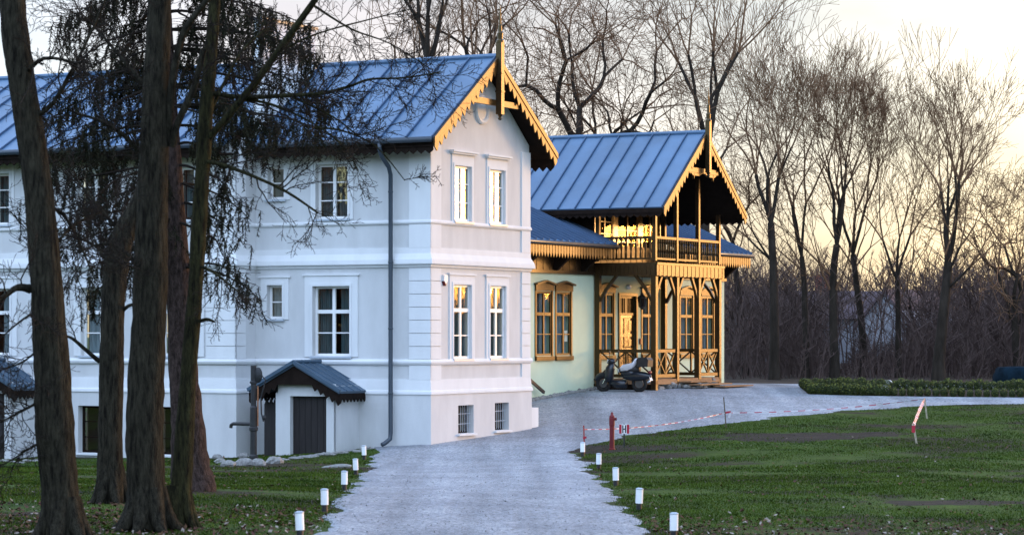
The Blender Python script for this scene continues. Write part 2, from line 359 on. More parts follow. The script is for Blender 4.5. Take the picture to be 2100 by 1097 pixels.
def gravel_mat():
    m = bpy.data.materials.new('gravel'); m.use_nodes = True
    nt = m.node_tree; N = nt.nodes; L = nt.links; b = N['Principled BSDF']; b.inputs['Roughness'].default_value = .95
    b.inputs['Specular IOR Level'].default_value = .15
    tc = N.new('ShaderNodeTexCoord')
    v = N.new('ShaderNodeTexVoronoi'); v.inputs['Scale'].default_value = 24; L.new(tc.outputs['Object'], v.inputs['Vector'])
    n1 = N.new('ShaderNodeTexNoise'); n1.inputs['Scale'].default_value = .55; n1.inputs['Detail'].default_value = 8; n1.inputs['Roughness'].default_value = .65
    L.new(tc.outputs['Object'], n1.inputs['Vector'])
    r1 = N.new('ShaderNodeValToRGB'); e = r1.color_ramp.elements
    e[0].position = .3; e[0].color = (.255,.272,.30,1); e[1].position = .72; e[1].color = (.40,.42,.45,1)
    L.new(n1.outputs[0], r1.inputs[0])
    # pebble to pebble variation
    hs = N.new('ShaderNodeSeparateColor'); L.new(v.outputs['Color'], hs.inputs[0])
    mr = N.new('ShaderNodeMapRange'); mr.inputs[3].default_value = .55; mr.inputs[4].default_value = 1.25; L.new(hs.outputs[0], mr.inputs[0])
    sc = N.new('ShaderNodeVectorMath'); sc.operation = 'SCALE'; L.new(r1.outputs[0], sc.inputs[0]); L.new(mr.outputs[0], sc.inputs['Scale'])
    # wheel tracks: compacted, running along the drive
    mp = N.new('ShaderNodeMapping'); mp.inputs['Scale'].default_value = (1.1,.05,.05); mp.inputs['Rotation'].default_value = (0,0,rad(-3)); L.new(tc.outputs['Object'], mp.inputs[0])
    n4 = N.new('ShaderNodeTexNoise'); n4.inputs['Scale'].default_value = 1.0; n4.inputs['Detail'].default_value = 3; L.new(mp.outputs[0], n4.inputs['Vector'])
    m4 = N.new('ShaderNodeMapRange'); m4.inputs[1].default_value = .35; m4.inputs[2].default_value = .65; m4.inputs[3].default_value = .74; m4.inputs[4].default_value = 1.10; L.new(n4.outputs[0], m4.inputs[0])
    s2 = N.new('ShaderNodeVectorMath'); s2.operation = 'SCALE'; L.new(sc.outputs[0], s2.inputs[0]); L.new(m4.outputs[0], s2.inputs['Scale'])
    L.new(s2.outputs[0], b.inputs['Base Color'])
    n3 = N.new('ShaderNodeTexNoise'); n3.inputs['Scale'].default_value = 9; n3.inputs['Detail'].default_value = 8; n3.inputs['Roughness'].default_value = .75
    L.new(tc.outputs['Object'], n3.inputs['Vector'])
    ad = N.new('ShaderNodeMath'); ad.operation = 'MULTIPLY_ADD'; ad.inputs[1].default_value = 2.5; L.new(n4.outputs[0], ad.inputs[0]); L.new(n3.outputs[0], ad.inputs[2])
    bp = N.new('ShaderNodeBump'); bp.inputs['Strength'].default_value = .8; bp.inputs['Distance'].default_value = .07
    L.new(ad.outputs[0], bp.inputs['Height']); L.new(bp.outputs[0], b.inputs['Normal'])
    return m
M['lawn'] = lawn_mat(); M['gravel'] = gravel_mat()
M['floor'] = pmat('leaf_litter', (.035,.028,.022), .95, .4, 1.5, .1, .8, 8, base2=(.085,.06,.042), detail=8)
def build_ground():
    xs = np.r_[-1500,-700,-300,-150,-90,-60,np.arange(-42,46.1,.6),60,90,150,300,700,1500]
    ys = np.r_[-60,-20,0,8,np.arange(14,126,.6),140,170,220,300,450,700,1200,2500]
    tag(grid_mesh('lawn', xs, ys, M['lawn'], 0), kind='structure')
build_ground()
# gravel drive: rows of Y with a left and a right edge
Ledge = [(628,1130),(640,1100),(668,1062),(700,1022),(735,975),(758,945),(774,927)]
Redge = [(1375,1130),(1340,1097),(1270,1030),(1237,992),(1205,957),(1184,928),(1200,917),(1300,893),(1400,879),(1500,868),(1600,857),(1700,846),(1800,838),(1900,833),(2000,829.5),(2120,828),(2400,825)]
Lw = [pg(*p) for p in Ledge]+[PW(.35,2.1),PW(1.5,2.0),PW(4.5,.6),PW(8,4.3),PW(17.5,4.6),PW(21,4.6),PW(27,4.5)]
Rw = [pg(*p) for p in Redge]
def mono(ps):
    out = [ps[0]]
    for p in ps[1:]:
        if p.y > out[-1].y+.02: out.append(p)
    return out
Lw = mono(Lw); Rw = mono(Rw)
def xL(y): return np.interp(y, [p.y for p in Lw], [p.x for p in Lw])
def xR(y): return np.interp(y, [p.y for p in Rw], [p.x for p in Rw])
GY0, GY1 = Lw[0].y, 99.5
def in_gravel(x, y): return (y > GY0) & (y < GY1) & (x > xL(y)) & (x < np.where(y > Rw[-1].y, 80, xR(y)))
def build_gravel():
    rng = np.random.default_rng(3)
    ys = np.r_[np.arange(GY0, 66, .16), np.arange(66, GY1, .12), GY1]; n = 44
    V = []; Fc = []
    jl = np.convolve(rng.normal(0,.22,len(ys)+8), np.ones(7)/5, 'same')[:len(ys)]
    jr = np.convolve(rng.normal(0,.22,len(ys)+8), np.ones(7)/5, 'same')[:len(ys)]
    t = np.linspace(0, 1, n)
    for k, y in enumerate(ys):
        a = xL(y)+(jl[k] if y < 68.5 else 0); b = (xR(y)+jr[k]*(1 if y < 67 else 1.6)) if y <= Rw[-1].y else 40
        b = min(b, 44)
        x = a+(b-a)*t; yy = np.full(n, y)
        if k == len(ys)-1: yy = yy+np.convolve(rng.normal(0,.35,n+4), np.ones(3)/3, 'same')[:n]
        z = ground(x, yy)+.014; z[0] -= .03; z[-1] -= .03
        V.append(np.c_[x, yy, z])
    V = np.concatenate(V); m = len(ys); i = np.arange(m*n).reshape(m, n)
    f = np.stack([i[:-1,:-1], i[:-1,1:], i[1:,1:], i[1:,:-1]], -1).reshape(-1, 4)
    me = bpy.data.meshes.new('gravel_drive'); me.from_pydata(V.tolist(), [], f.tolist()); me.materials.append(M['gravel'])
    me.polygons.foreach_set('use_smooth', [True]*len(me.polygons))
    o = bpy.data.objects.new('gravel_drive', me); col.objects.link(o); tag(o, kind='structure')
build_gravel()
xs = np.r_[-200,-100,-60,np.arange(-40,48.1,1.2),70,120,220]; ys = np.r_[np.arange(98.5,126,1.0),140,170,230,320]
tag(grid_mesh('forest_floor', xs, ys, M['floor'], .006), kind='structure')

SOIL = [(1262,921,2.3,.42,7),(1620,896,2.6,.55,9),(1790,890,1.3,.28,8),(1960,1030,1.3,.22,5),(520,955,2.4,.4,6)]
SOILW = [(pg(x, y), rx, ry) for x, y, rx, ry, q in SOIL]
def in_soil(X, Y, k=1.0):
    m = np.zeros(np.shape(X), bool)
    for p, rx, ry in SOILW: m |= ((X-p.x)/(rx*k))**2+((Y-p.y)/(ry*3.2*k))**2 < 1
    return m
def build_soil():
    rg = random.Random(17)
    for p, rx, ry in SOILW:
        mb = MB(); n = 40; ph = [rg.uniform(0,6.28) for _ in range(4)]; V = [(p.x, p.y, gz(p.x, p.y)+.006)]
        for ring in (.35,.7,1.0):
            for k in range(n):
                a = 2*math.pi*k/n; r = ring*(1+.22*math.sin(2*a+ph[0])+.16*math.sin(5*a+ph[1])+.12*math.sin(9*a+ph[2])+rg.uniform(-.06,.06))
                x, y = p.x+rx*r*math.cos(a), p.y+ry*3.2*r*math.sin(a); V.append((x, y, gz(x, y)+(.006 if ring < 1 else -.004)))
        Fc = [(0,1+k,1+(k+1) % n) for k in range(n)]+[(1+i*n+k, 1+(i+1)*n+k, 1+(i+1)*n+(k+1) % n, 1+i*n+(k+1) % n) for i in range(2) for k in range(n)]
        mb.add(V, Fc); tag(mb.build('bare_soil', M['soil'], recalc=False, smooth=True), kind='structure')
build_soil()
# ------------------------------------------------------------------ building kit (local axes: x along the gable front, y along the ridge)
def wallf_front(b0): return lambda u, z, d: (u, b0+d, z)           # faces -y
def wallf_side(a0): return lambda u, z, d: (a0+d, u, z)            # faces -x
def wall(mb, f, u0, u1, z0, z1, ops, depth=.22, mi=0, mi_rev=None):
    us = sorted(set([u0, u1]+[o[0] for o in ops]+[o[1] for o in ops])); zs = sorted(set([z0, z1]+[o[2] for o in ops]+[o[3] for o in ops]))
    us = [u for u in us if u0 <= u <= u1]; zs = [z for z in zs if z0 <= z <= z1]
    for i in range(len(us)-1):
        for j in range(len(zs)-1):
            uc = (us[i]+us[i+1])/2; zc = (zs[j]+zs[j+1])/2
            if any(o[0] < uc < o[1] and o[2] < zc < o[3] for o in ops): continue
            mb.add([f(us[i],zs[j],0), f(us[i+1],zs[j],0), f(us[i+1],zs[j+1],0), f(us[i],zs[j+1],0)], [(0,1,2,3)], mi)
    for o in ops:
        q = [(o[0],o[2]),(o[1],o[2]),(o[1],o[3]),(o[0],o[3])]
        for k in range(4):
            p, r = q[k], q[(k+1) % 4]
            mb.add([f(p[0],p[1],0), f(r[0],r[1],0), f(r[0],r[1],depth), f(p[0],p[1],depth)], [(0,1,2,3)], mi)
def fbox(mb, f, u0, u1, z0, z1, d0, d1, mi=0):
    mb.prism([(u0,z0),(u1,z0),(u1,z1),(u0,z1)], f, d0, d1, mi)
def window(parent, f, u0, u1, z0, z1, bars_z, fm, dr=.13, mull=True, transom=None, curtain='curtain', sill=True, surround=None, glass='glass', drape=1.0, smat=None):
    """frame (with glazing bars) + pane, curtain, sill, surround"""
    mb = MB(); w_ = .065
    fbox(mb, f, u0, u0+w_, z0, z1, dr, dr+.05); fbox(mb, f, u1-w_, u1, z0, z1, dr, dr+.05)
    fbox(mb, f, u0+w_, u1-w_, z0, z0+w_, dr, dr+.05); fbox(mb, f, u0+w_, u1-w_, z1-w_, z1, dr, dr+.05)
    um = (u0+u1)/2
    if mull: fbox(mb, f, um-.045, um+.045, z0+w_, z1-w_, dr-.004, dr+.046)
    if transom:
        fbox(mb, f, u0+w_, um-.045, transom-.05, transom+.05, dr-.008, dr+.046); fbox(mb, f, um+.045, u1-w_, transom-.05, transom+.05, dr-.008, dr+.046)
    for z in bars_z:
        if mull:
            fbox(mb, f, u0+w_, um-.045, z-.015, z+.015, dr+.004, dr+.04); fbox(mb, f, um+.045, u1-w_, z-.015, z+.015, dr+.004, dr+.04)
        else: fbox(mb, f, u0+w_, u1-w_, z-.015, z+.015, dr+.004, dr+.04)
    fr = mb.build('window', fm, parent)
    g = MB(); g.add([f(u0+.03,z0+.03,dr+.026), f(u1-.03,z0+.03,dr+.026), f(u1-.03,z1-.03,dr+.026), f(u0+.03,z1-.03,dr+.026)], [(0,1,2,3)])
    g.build('pane', M[glass], fr)
    r = MB(); fbox(r, f, u0-.25, u1+.25, z0-.25, z1+.25, dr+.55, dr+.6)  # near-black sheet: the unlit room's darkness put into the colour
    r.build('room_shade_sheet', M['inside'], fr)
    if curtain:
        c = MB(); rg = random.Random(int(u0*100+z0*37)); n = 40; full = rg.random() < .5
        for s_, (ca, cb) in enumerate(((u0+.02, um-.02 if full else u0+.42*(u1-u0)*drape), (um+.02 if full else u1-.42*(u1-u0)*drape, u1-.02))):
            vs = []
            for i in range(n+1):
                u = ca+(cb-ca)*i/n; d = dr+.2+.035*math.sin(i*1.15+s_)+.012*math.sin(i*2.9)
                vs += [f(u, z0, d), f(u, z1, d)]
            c.add(vs, [(2*i, 2*i+2, 2*i+3, 2*i+1) for i in range(n)])
        c.build('curtain', M[curtain], fr, smooth=True)
    if sill:
        s = MB(); s.prism([(0,0),(1,0),(1,1),(0,1)], lambda p, q, d: f(u0-.06+(u1-u0+.12)*p, z0-.05+.05*q-(.012 if d < 0 else 0), d), -.09, dr)
        s.build('sill', smat or M['sill_m'], fr)
    if surround: surround(fr)
    return fr
def loft_rect(mb, a0, a1, b0, b1, prof, mi=0):
    o = len(mb.v)
    for d, z in prof:
        mb.v += [(a0-d,b0-d,z),(a1+d,b0-d,z),(a1+d,b1+d,z),(a0-d,b1+d,z)]
    n = len(prof)
    for i in range(n-1):
        for k in range(4): mb.f.append((o+i*4+k, o+i*4+(k+1) % 4, o+(i+1)*4+(k+1) % 4, o+(i+1)*4+k)); mb.m.append(mi)
def gable_roof(a0, a1, ze, am, zr, b0, b1, seam=.72, th_=.12, left=True, right=True):
    mb = MB()
    for s_, (ae, on) in enumerate(((a0, left), (a1, right))):
        if not on: continue
        L_ = math.hypot(am-ae, zr-ze); nx, nz = (-(zr-ze)/L_*(1 if am > ae else -1), abs(am-ae)/L_)
        f = lambda t, h, y: (ae+(am-ae)*t+nx*h, y, ze+(zr-ze)*t+nz*h)
        q = [(0,0),(1,0),(1,-th_),(0,-th_)]
        vs = [f(t,h,b0) for t,h in q]+[f(t,h,b1) for t,h in q]
        mb.add(vs, [(0,1,2,3),(7,6,5,4),(0,4,5,1),(1,5,6,2),(2,6,7,3),(3,7,4,0)])
        n = int((b1-b0)/seam); 
        for i in range(n+1):
            y = b0+.02+i*(b1-b0-.06)/n
            vs = [f(t,h,y+d) for t in (0,1) for h, d in ((.0,0),(.06,.004),(.06,.034),(.0,.038))]
            mb.add(vs, [(0,1,5,4),(1,2,6,5),(2,3,7,6),(0,3,2,1),(4,5,6,7)], 1)
    mb.tube([(am, b0-.02, zr+.03), (am, b1+.02, zr+.03)], .07, 8)
    return mb
def bargeboard(b, ae, ze, am, zr, tooth=.25, rail=.15, drop=.30, extra=0):
    mb = MB(); s_ = 1 if am > ae else -1; f = lambda u, z, d: (u, b+d, z)
    sl = (zr-ze)/(am-ae)
    zt = lambda u: ze+(u-ae)*sl+.03
    ue = ae-.03*s_
    mb.prism([(ue, zt(ue)), (am, zt(am)), (am, zt(am)-rail), (ue, zt(ue)-rail)], f, -.055, -.004)
    n = int(abs(am-ae)/tooth)
    for i in range(n):
        u0 = ae+s_*tooth*i; u1 = u0+s_*tooth*.98; um = (u0+u1)/2
        lo = max(zt(u0), zt(u1))-rail-.02
        zb = zt(um)-rail-drop
        mb.prism([(u0, zt(u0)-.06), (u1, zt(u1)-.06), (u1, zb+tooth*.75+sl*(u1-um)), (um+(u1-um)*.12, zb), (um-(um-u0)*.12, zb), (u0, zb+tooth*.75+sl*(u0-um))], f, -.035, .0)
    return mb
def valance(mb, f, u0, u1, ztop, h=.34, tooth=.2, d0=0, d1=.03, fill=.97):
    n = max(1, int(round(abs(u1-u0)/tooth))); w_ = (u1-u0)/n
    for i in range(n):
        a = u0+w_*i; b = a+w_*fill; m_ = (a+b)/2
        mb.prism([(a,ztop),(b,ztop),(b,ztop-h*.6),(m_,ztop-h),(a,ztop-h*.6)], f, d0, d1)

# ------------------------------------------------------------------ white villa
villa = empty('white_villa', C0, RZ, 'large white plastered two storey villa with blue grey metal roof and sunlit golden gable trim', 'house')
WA, WB = 5.72, 5.45
ZE, ZR, RM = 7.95, 10.36, 2.86
def villa_build():
    fg = wallf_front(0); fs = wallf_side(0); fm = wallf_side(-1.0); fe = wallf_front(5.42)
    # --- openings
    gW = [(1.23,2.24,2.20,4.18), (3.31,4.25,2.20,4.18)]; gU = [(1.30,2.24,5.88,7.36), (3.29,4.20,5.88,7.36)]
    gB = [(1.44,2.32,.20,.95), (3.55,4.38,.22,.97)]
    sW = [(2.44,3.60,2.27,4.14), (4.56,5.05,3.27,4.18)]; sU = [(2.50,3.50,5.94,7.40), (4.50,5.02,6.50,7.38)]
    mW = [(c-.58,c+.58,2.27,4.14) for c in (7.25,9.92,13.55,17.0)]; mU = [(c-.52,c+.52,5.94,7.38) for c in (7.25,10.1,13.5,17.0)]
    mB = [(c-.36,c+.36,-.42,.88) for c in (7.62,10.22,13.9)]
    mb = MB()
    wall(mb, fg, 0, WA, -1.2, 8.15, gW+gU+gB)
    wall(mb, fs, 0, WB, -1.4, 8.15, sW+sU)
    mb.prism([(-.0,8.15),(WA,8.15),(RM,10.28)], fg, 0, .12)
    mb.add([(WA,0,-1.2),(WA,WB+6,-1.2),(WA,WB+6,8.1),(WA,0,8.1)], [(0,1,2,3)])
    mb.build('wall', M['field'], villa)
    mb = MB(); wall(mb, fm, 5.42, 24, -1.6, 8.15, mW+mU+mB); wall(mb, fe, -1.0, 0.0, -1.6, 8.15, [])
    mb.build('wall', M['field'], villa)
    # --- plaster bands
    mb = MB()
    wall(mb, wallf_front(-.055), -.055, WA+.055, -1.3, 1.27, gB, depth=.06)
    wall(mb, wallf_side(-.055), -.055, WB, -1.4, 1.27, [])
    mb.add([(WA+.055,-.055,-1.3),(WA+.055,WB,-1.3),(WA+.055,WB,1.27),(WA+.055,-.055,1.27)], [(0,1,2,3)])
    mb.build('plinth', M['field'], villa)
    mb = MB(); loft_rect(mb, -1.0, WA, 5.42, 26, [(0,-1.6),(.055,-1.6),(.055,1.27),(.075,1.27),(.075,1.33),(.055,1.36),(.03,1.62),(.02,1.66),(0,1.68)])
    # basement windows of the main block sit behind the plinth face, so it is cut back there
    mb.v = []; mb.f = []; mb.m = []
    fp = wallf_side(-1.055)
    wall(mb, fp, 5.36, 24, -1.6, 1.27, mB, depth=.06)
    wall(mb, wallf_front(5.365), -1.055, -.0, -1.6, 1.27, [])
    mb.build('plinth', M['field'], villa)
    bands = [
        [(0,1.66),(.03,1.66),(.055,1.38),(.075,1.355),(.085,1.31),(.085,1.27),(.0,1.27)],
        [(0,2.19),(.045,2.19),(.07,2.16),(.085,2.12),(.07,2.07),(.03,2.03),(0,2.03)],
        [(0,5.13),(.03,5.13),(.04,4.98),(.07,4.92),(.12,4.82),(.13,4.74),(.13,4.70),(.06,4.68),(.05,4.62),(0,4.60)],
        [(0,5.86),(.04,5.86),(.06,5.82),(.06,5.78),(.02,5.74),(0,5.74)]]
    for nm, pr in zip(('plinth_moulding','string_course','cornice','string_course'), bands):
        mb = MB(); loft_rect(mb, 0, WA, 0, WB, pr[::-1]); mb.build(nm, M['trim'], villa)
        mb = MB(); loft_rect(mb, -1.0, WA-.2, 5.42, 26, pr[::-1]); mb.build(nm, M['trim'], villa)
    # --- corner lesenes with rusticated joints
    def lesene(f, u0, u1, z0, z1, joints):
        n = round((z1-z0)/.33) if joints else 1; h = (z1-z0)/n
        for i in range(n): fbox(les, f, u0, u1, z0+i*h+(.008 if joints else 0), z0+(i+1)*h-(.008 if joints else 0), -.035, .0)
    les = None
    for f, u0, u1 in ((fs,-.035,.62),(fg,-.033,.55),(fg,WA-.5,WA+.02)):
        les = MB(); lesene(f, u0, u1, 2.19, 4.60, True); lesene(f, u0, u1, 5.86, 7.95, False); lesene(f, u0, u1, 5.13, 5.74, False); lesene(f, u0, u1, 1.66, 2.03, False); les.build('corner_pilaster', M['trim'], villa)
    for f, u0, u1 in ((fm,5.385,6.35),(fe,-1.035,-.55)):
        les = MB(); lesene(f, u0, u1, 2.19, 4.60, True); lesene(f, u0, u1, 5.86, 7.95, False); lesene(f, u0, u1, 5.13, 5.74, False); les.build('corner_pilaster', M['trim'], villa)
    # --- windows with surrounds
    def surr(f, u0, u1, z0, z1, b=.2, top=.3, crown=False, ears=True):
        def go(fr):
            s = MB(); d0, d1 = -.03, .0
            fbox(s, f, u0-b, u0, z0-.02, z1, d0, d1); fbox(s, f, u1, u1+b, z0-.02, z1, d0, d1)
            fbox(s, f, u0-b, u1+b, z1, z1+top, d0, d1)
            fbox(s, f, u0-.07, u0-.0, z0, z1+.07, d0-.018, d0); fbox(s, f, u1, u1+.07, z0, z1+.07, d0-.018, d0); fbox(s, f, u0, u1, z1, z1+.07, d0-.018, d0)
            if ears:
                fbox(s, f, u0-b-.06, u1+b+.06, z1+top-.05, z1+top, d0-.03, d0)
            if crown:
                fbox(s, f, u0-b-.06, u1+b+.06, z1+top, z1+top+.05, -.10, 0); fbox(s, f, u0-b-.1, u1+b+.1, z1+top+.05, z1+top+.1, -.14, 0)
            s.build('surround', M['trim'], fr)
        return go
    W = M['white']
    for o in gW: window(villa, fg, *o, [o[2]+.62], W, dr=.035, transom=o[3]-.68, surround=surr(fg,*o))
    for o in gU: window(villa, fg, *o, [o[2]+.5,o[2]+1.0], W, dr=.035, surround=surr(fg,*o,b=.14,top=.30,crown=True,ears=False))
    o = sW[0]; window(villa, fs, *o, [o[2]+.62], W, transom=o[3]-.68, surround=surr(fs,*o,b=.25,top=.33))
    o = sW[1]; window(villa, fs, *o, [(o[2]+o[3])/2], W, mull=False, curtain='curtain_w', surround=surr(fs,*o,b=.2,top=.25))
    o = sU[0]; window(villa, fs, *o, [o[2]+.49,o[2]+.98], W, surround=surr(fs,*o,b=.16,top=.25,ears=False))
    o = sU[1]; window(villa, fs, *o, [(o[2]+o[3])/2], W, mull=False, surround=surr(fs,*o,b=.18,top=.2,ears=False))
    for o in mW: window(villa, fm, *o, [o[2]+.62], W, transom=o[3]-.68, curtain='curtain_w', surround=surr(fm,*o,b=.25,top=.33))
    for o in mU: window(villa, fm, *o, [o[2]+.49,o[2]+.98], W, surround=surr(fm,*o,b=.16,top=.25,ears=False))
    for o in mB:
        window(villa, wallf_side(-1.05), *o, [o[2]+.43,o[2]+.86], M['wood_dark_shade'], dr=.2, mull=False, curtain=None, sill=True, smat=M['trim'])
    for o in gB:
        fr = window(villa, wallf_front(-.05), *o, [], M['wood_dark_shade'], dr=.2, curtain=None, sill=True, smat=M['trim'])
        g = MB()
        for i in range(7):
            u = o[0]+.06+(o[1]-o[0]-.12)*i/6; g.tube([wallf_front(-.05)(u,o[2]+.04,.1), wallf_front(-.05)(u,o[3]-.02,.1)], .009, 5)
        for z in (o[2]+.25,o[2]+.52): g.tube([wallf_front(-.05)(o[0]+.02,z,.1), wallf_front(-.05)(o[1]-.02,z,.1)], .009, 5)
        g.build('grille', M['sill_m'], fr)
    # --- medallion in the gable
    mb = MB(); Mx = Matrix.Rotation(rad(90), 3, 'X')
    prof = [(.0,0),(.27,0),(.29,.05),(.37,.075),(.40,.05),(.40,.0)]
    mb.lathe([(.40,.0),(.40,.05),(.36,.08),(.30,.055),(.27,.02),(.02,.02)], (RM,0,8.95), 32, 0, Mx)
    mb.build('medallion', M['trim'], villa, smooth=False)
    # --- roof
    gable_roof(-.7, 6.42, ZE, RM, ZR, -.5, 5.12).build('roof', [M['roof'], M['seam']], villa)
    mr_ = gable_roof(-1.72, 7.6, 7.95, 2.94, 10.5, 5.4, 26); mr_.build('roof', [M['roof'], M['seam']], villa)
    # dark soffit boards and eave valances
    mb = MB()
    for ae in (-.7, 6.42):
        s_ = 1 if ae < RM else -1
        zs_ = lambda a: ZE+(a-ae)*s_*(ZR-ZE)/3.56-.16
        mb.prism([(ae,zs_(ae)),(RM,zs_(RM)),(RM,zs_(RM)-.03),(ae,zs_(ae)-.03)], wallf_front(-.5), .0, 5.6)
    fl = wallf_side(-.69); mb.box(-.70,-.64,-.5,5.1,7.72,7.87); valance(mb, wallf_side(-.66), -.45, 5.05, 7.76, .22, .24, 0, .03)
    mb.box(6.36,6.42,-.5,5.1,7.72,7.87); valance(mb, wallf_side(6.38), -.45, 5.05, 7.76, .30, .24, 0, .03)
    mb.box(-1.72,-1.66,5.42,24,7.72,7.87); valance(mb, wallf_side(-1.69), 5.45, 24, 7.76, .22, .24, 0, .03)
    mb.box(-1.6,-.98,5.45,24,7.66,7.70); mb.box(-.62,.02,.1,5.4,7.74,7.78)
    mb.build('eave_valance', M['wood_dark_shade'], villa)
    for p_, q_ in (((-.78,-.48,7.90),(-.78,5.1,7.90)), ((-1.8,5.4,7.90),(-1.8,24,7.90))):
        mb = MB(); mb.tube([p_, q_], .075, 10); mb.build('gutter', M['pipe'], villa, smooth=True)
    # downpipe with swan neck
    pb = 1.08
    mb = MB(); mb.tube([(-.78,pb,7.86),(-.78,pb,7.70),(-.66,pb,7.50),(-.30,pb,7.25),(-.20,pb,7.05),(-.2,pb,5.2),(-.2,pb,.25),(-.22,pb,.1),(-.34,pb+.1,-.02),(-.42,pb+.14,-.05)], .06, 10)
    for z in (6.6,4.75,3.0,1.3): mb.tube([(-.2,pb,z-.02),(-.2,pb,z+.02)], .072, 10)
    mb.build('downpipe', M['pipe'], villa, smooth=True)
    # bargeboards and collar beam in the sunlit copy, finial in plain wood
    for ae in (-.7, 6.42): bargeboard(-.5, ae, ZE, RM, ZR).build('bargeboard', M['wood_sunlit'], villa)
    mb = MB(); mb.prism([(1.5,9.04),(4.22,9.04),(4.22,9.20),(1.5,9.20)], wallf_front(-.47), 0, .12); mb.build('collar_beam', M['wood_sunlit'], villa)
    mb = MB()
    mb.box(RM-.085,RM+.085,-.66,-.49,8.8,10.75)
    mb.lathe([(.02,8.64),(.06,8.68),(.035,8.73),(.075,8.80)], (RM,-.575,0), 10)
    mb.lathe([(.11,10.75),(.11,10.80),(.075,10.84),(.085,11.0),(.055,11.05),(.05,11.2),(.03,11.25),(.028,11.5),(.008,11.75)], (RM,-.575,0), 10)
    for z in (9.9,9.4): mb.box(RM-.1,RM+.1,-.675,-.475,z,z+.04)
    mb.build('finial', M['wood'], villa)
    # fire wall between the two roofs
    mb = MB(); mb.box(-.15,2.6,5.13,5.39,8.0,11.35); mb.build('fire_wall', M['trim'], villa)
    mb = MB(); mb.box(-.22,2.67,5.07,5.45,11.35,11.43); mb.build('coping', M['roof_dark'], villa)
    # alarm box
    mb = MB(); mb.prism([(.62,4.42),(.80,4.42),(.80,4.26),(.71,4.18),(.62,4.26)], fg, -.09, 0); al = mb.build('alarm_box', M['signwhite'], villa)
    mb = MB(); mb.prism([(.625,4.255),(.795,4.255),(.71,4.13)], fg, -.085, 0); mb.build('strobe', M['red'], al)
    # cellar porches
    def cellar(bc, ac):
        f = wallf_side(ac)
        mb = MB(); wall(mb, f, bc-1.17, bc+.63, -1.4, 1.55, [(bc-.87,bc+.25,-1.4,1.22)], depth=.2)
        mb.box(ac,-.0+(-1 if bc > 5.4 else 0),bc-1.17,bc-1.10,-1.4,1.5)
        mb.box(ac,ac+.2,bc+.63,bc+.70,-1.4,1.3)
        cp = mb.build('cellar_porch', M['field'], villa)
        mb = MB(); fbox(mb, f, bc-.87, bc+.25, -1.4, 1.22, .16, .2)
        for i in range(6): fbox(mb, f, bc-.87+i*.187, bc-.87+i*.187+.175, -1.4, 1.2, .145, .16)
        mb.build('door', M['door_dark'], cp)
        mb = MB(); f2 = wallf_side(ac+.25); fbox(mb, f2, bc+.70, bc+1.22, -1.4, 1.0, 0, .05)
        for i in range(4): mb.prism([(bc+.70+i*.13,1.0),(bc+.82+i*.13,1.0),(bc+.76+i*.13,1.15)], f2, 0, .05)
        mb.build('gate', M['door_dark'], cp)
        # roof: ridge runs out from the wall (along -x)
        mb = MB(); a0 = ac-.22; a1 = 0 if bc < 5.4 else -1.0; zr, ze, hw = 2.10, 1.36, 1.42
        for s_ in (-1, 1):
            L_ = math.hypot(hw, zr-ze); nx, nz = s_*(zr-ze)/L_, hw/L_
            g = lambda t, h, x: (x, bc+s_*hw*t+nx*h, zr-(zr-ze)*t+nz*h)
            q = [(0,0),(1,0),(1,-.07),(0,-.07)]
            vs = [g(t,h,a0) for t,h in q]+[g(t,h,a1) for t,h in q]
            mb.add(vs, [(0,1,2,3),(7,6,5,4),(0,4,5,1),(1,5,6,2),(2,6,7,3),(3,7,4,0)])
            for i in range(5):
                x = a0+(a1-a0-.03)*i/4
                vs = [g(t,h,x+d) for t in (0,1) for h, d in ((0,0),(.035,.004),(.035,.02),(0,.024))]
                mb.add(vs, [(0,1,5,4),(1,2,6,5),(2,3,7,6),(0,3,2,1),(4,5,6,7)])
            # rolled verge at the front
            mb.bar(g(0,.02,a0-.02), g(1,.02,a0-.02), .09, .07, up=(1,0,0))
        mb.tube([(a0-.03,bc,zr+.03),(a1,bc,zr+.03)], .05, 8)
        mb.build('roof', M['roof_dark'], cp)
        mb = MB(); ff = wallf_side(a0+.03)
        for s_ in (-1, 1):
            n = 8
            for i in range(n):
                t0, t1 = i/n, (i+1)/n*.999; u0, u1 = bc+s_*hw*t0, bc+s_*hw*t1; z0, z1 = zr-(zr-ze)*t0-.06, zr-(zr-ze)*t1-.06
                bot = 1.52 if t1 < .45 else None
                if bot: mb.prism([(u0,z0),(u1,z1),(u1,min(z1-.05,bot)),(u0,min(z0-.05,bot))], ff, 0, .04)
                else: mb.prism([(u0,z0),(u1,z1),(u1,z1-.24),((u0+u1)/2,(z0+z1)/2-.36),(u0,z0-.24)], ff, 0, .04)
        for s_ in (-1, 1): valance(mb, wallf_front(bc+s_*(hw-.03)), a0+.03, a1, ze-.03, .26, .17, 0, .03)
        mb.build('valance', M['wood_dark_shade'], cp)
    cellar(3.32, -1.2); cellar(13.1, -2.2)
    # little stair cheek and handrail by the far corner
    mb = MB(); mb.box(5.80,6.42,.06,.5,-.3,.78); mb.build('stair_cheek', M['trim'], villa)
villa_build()

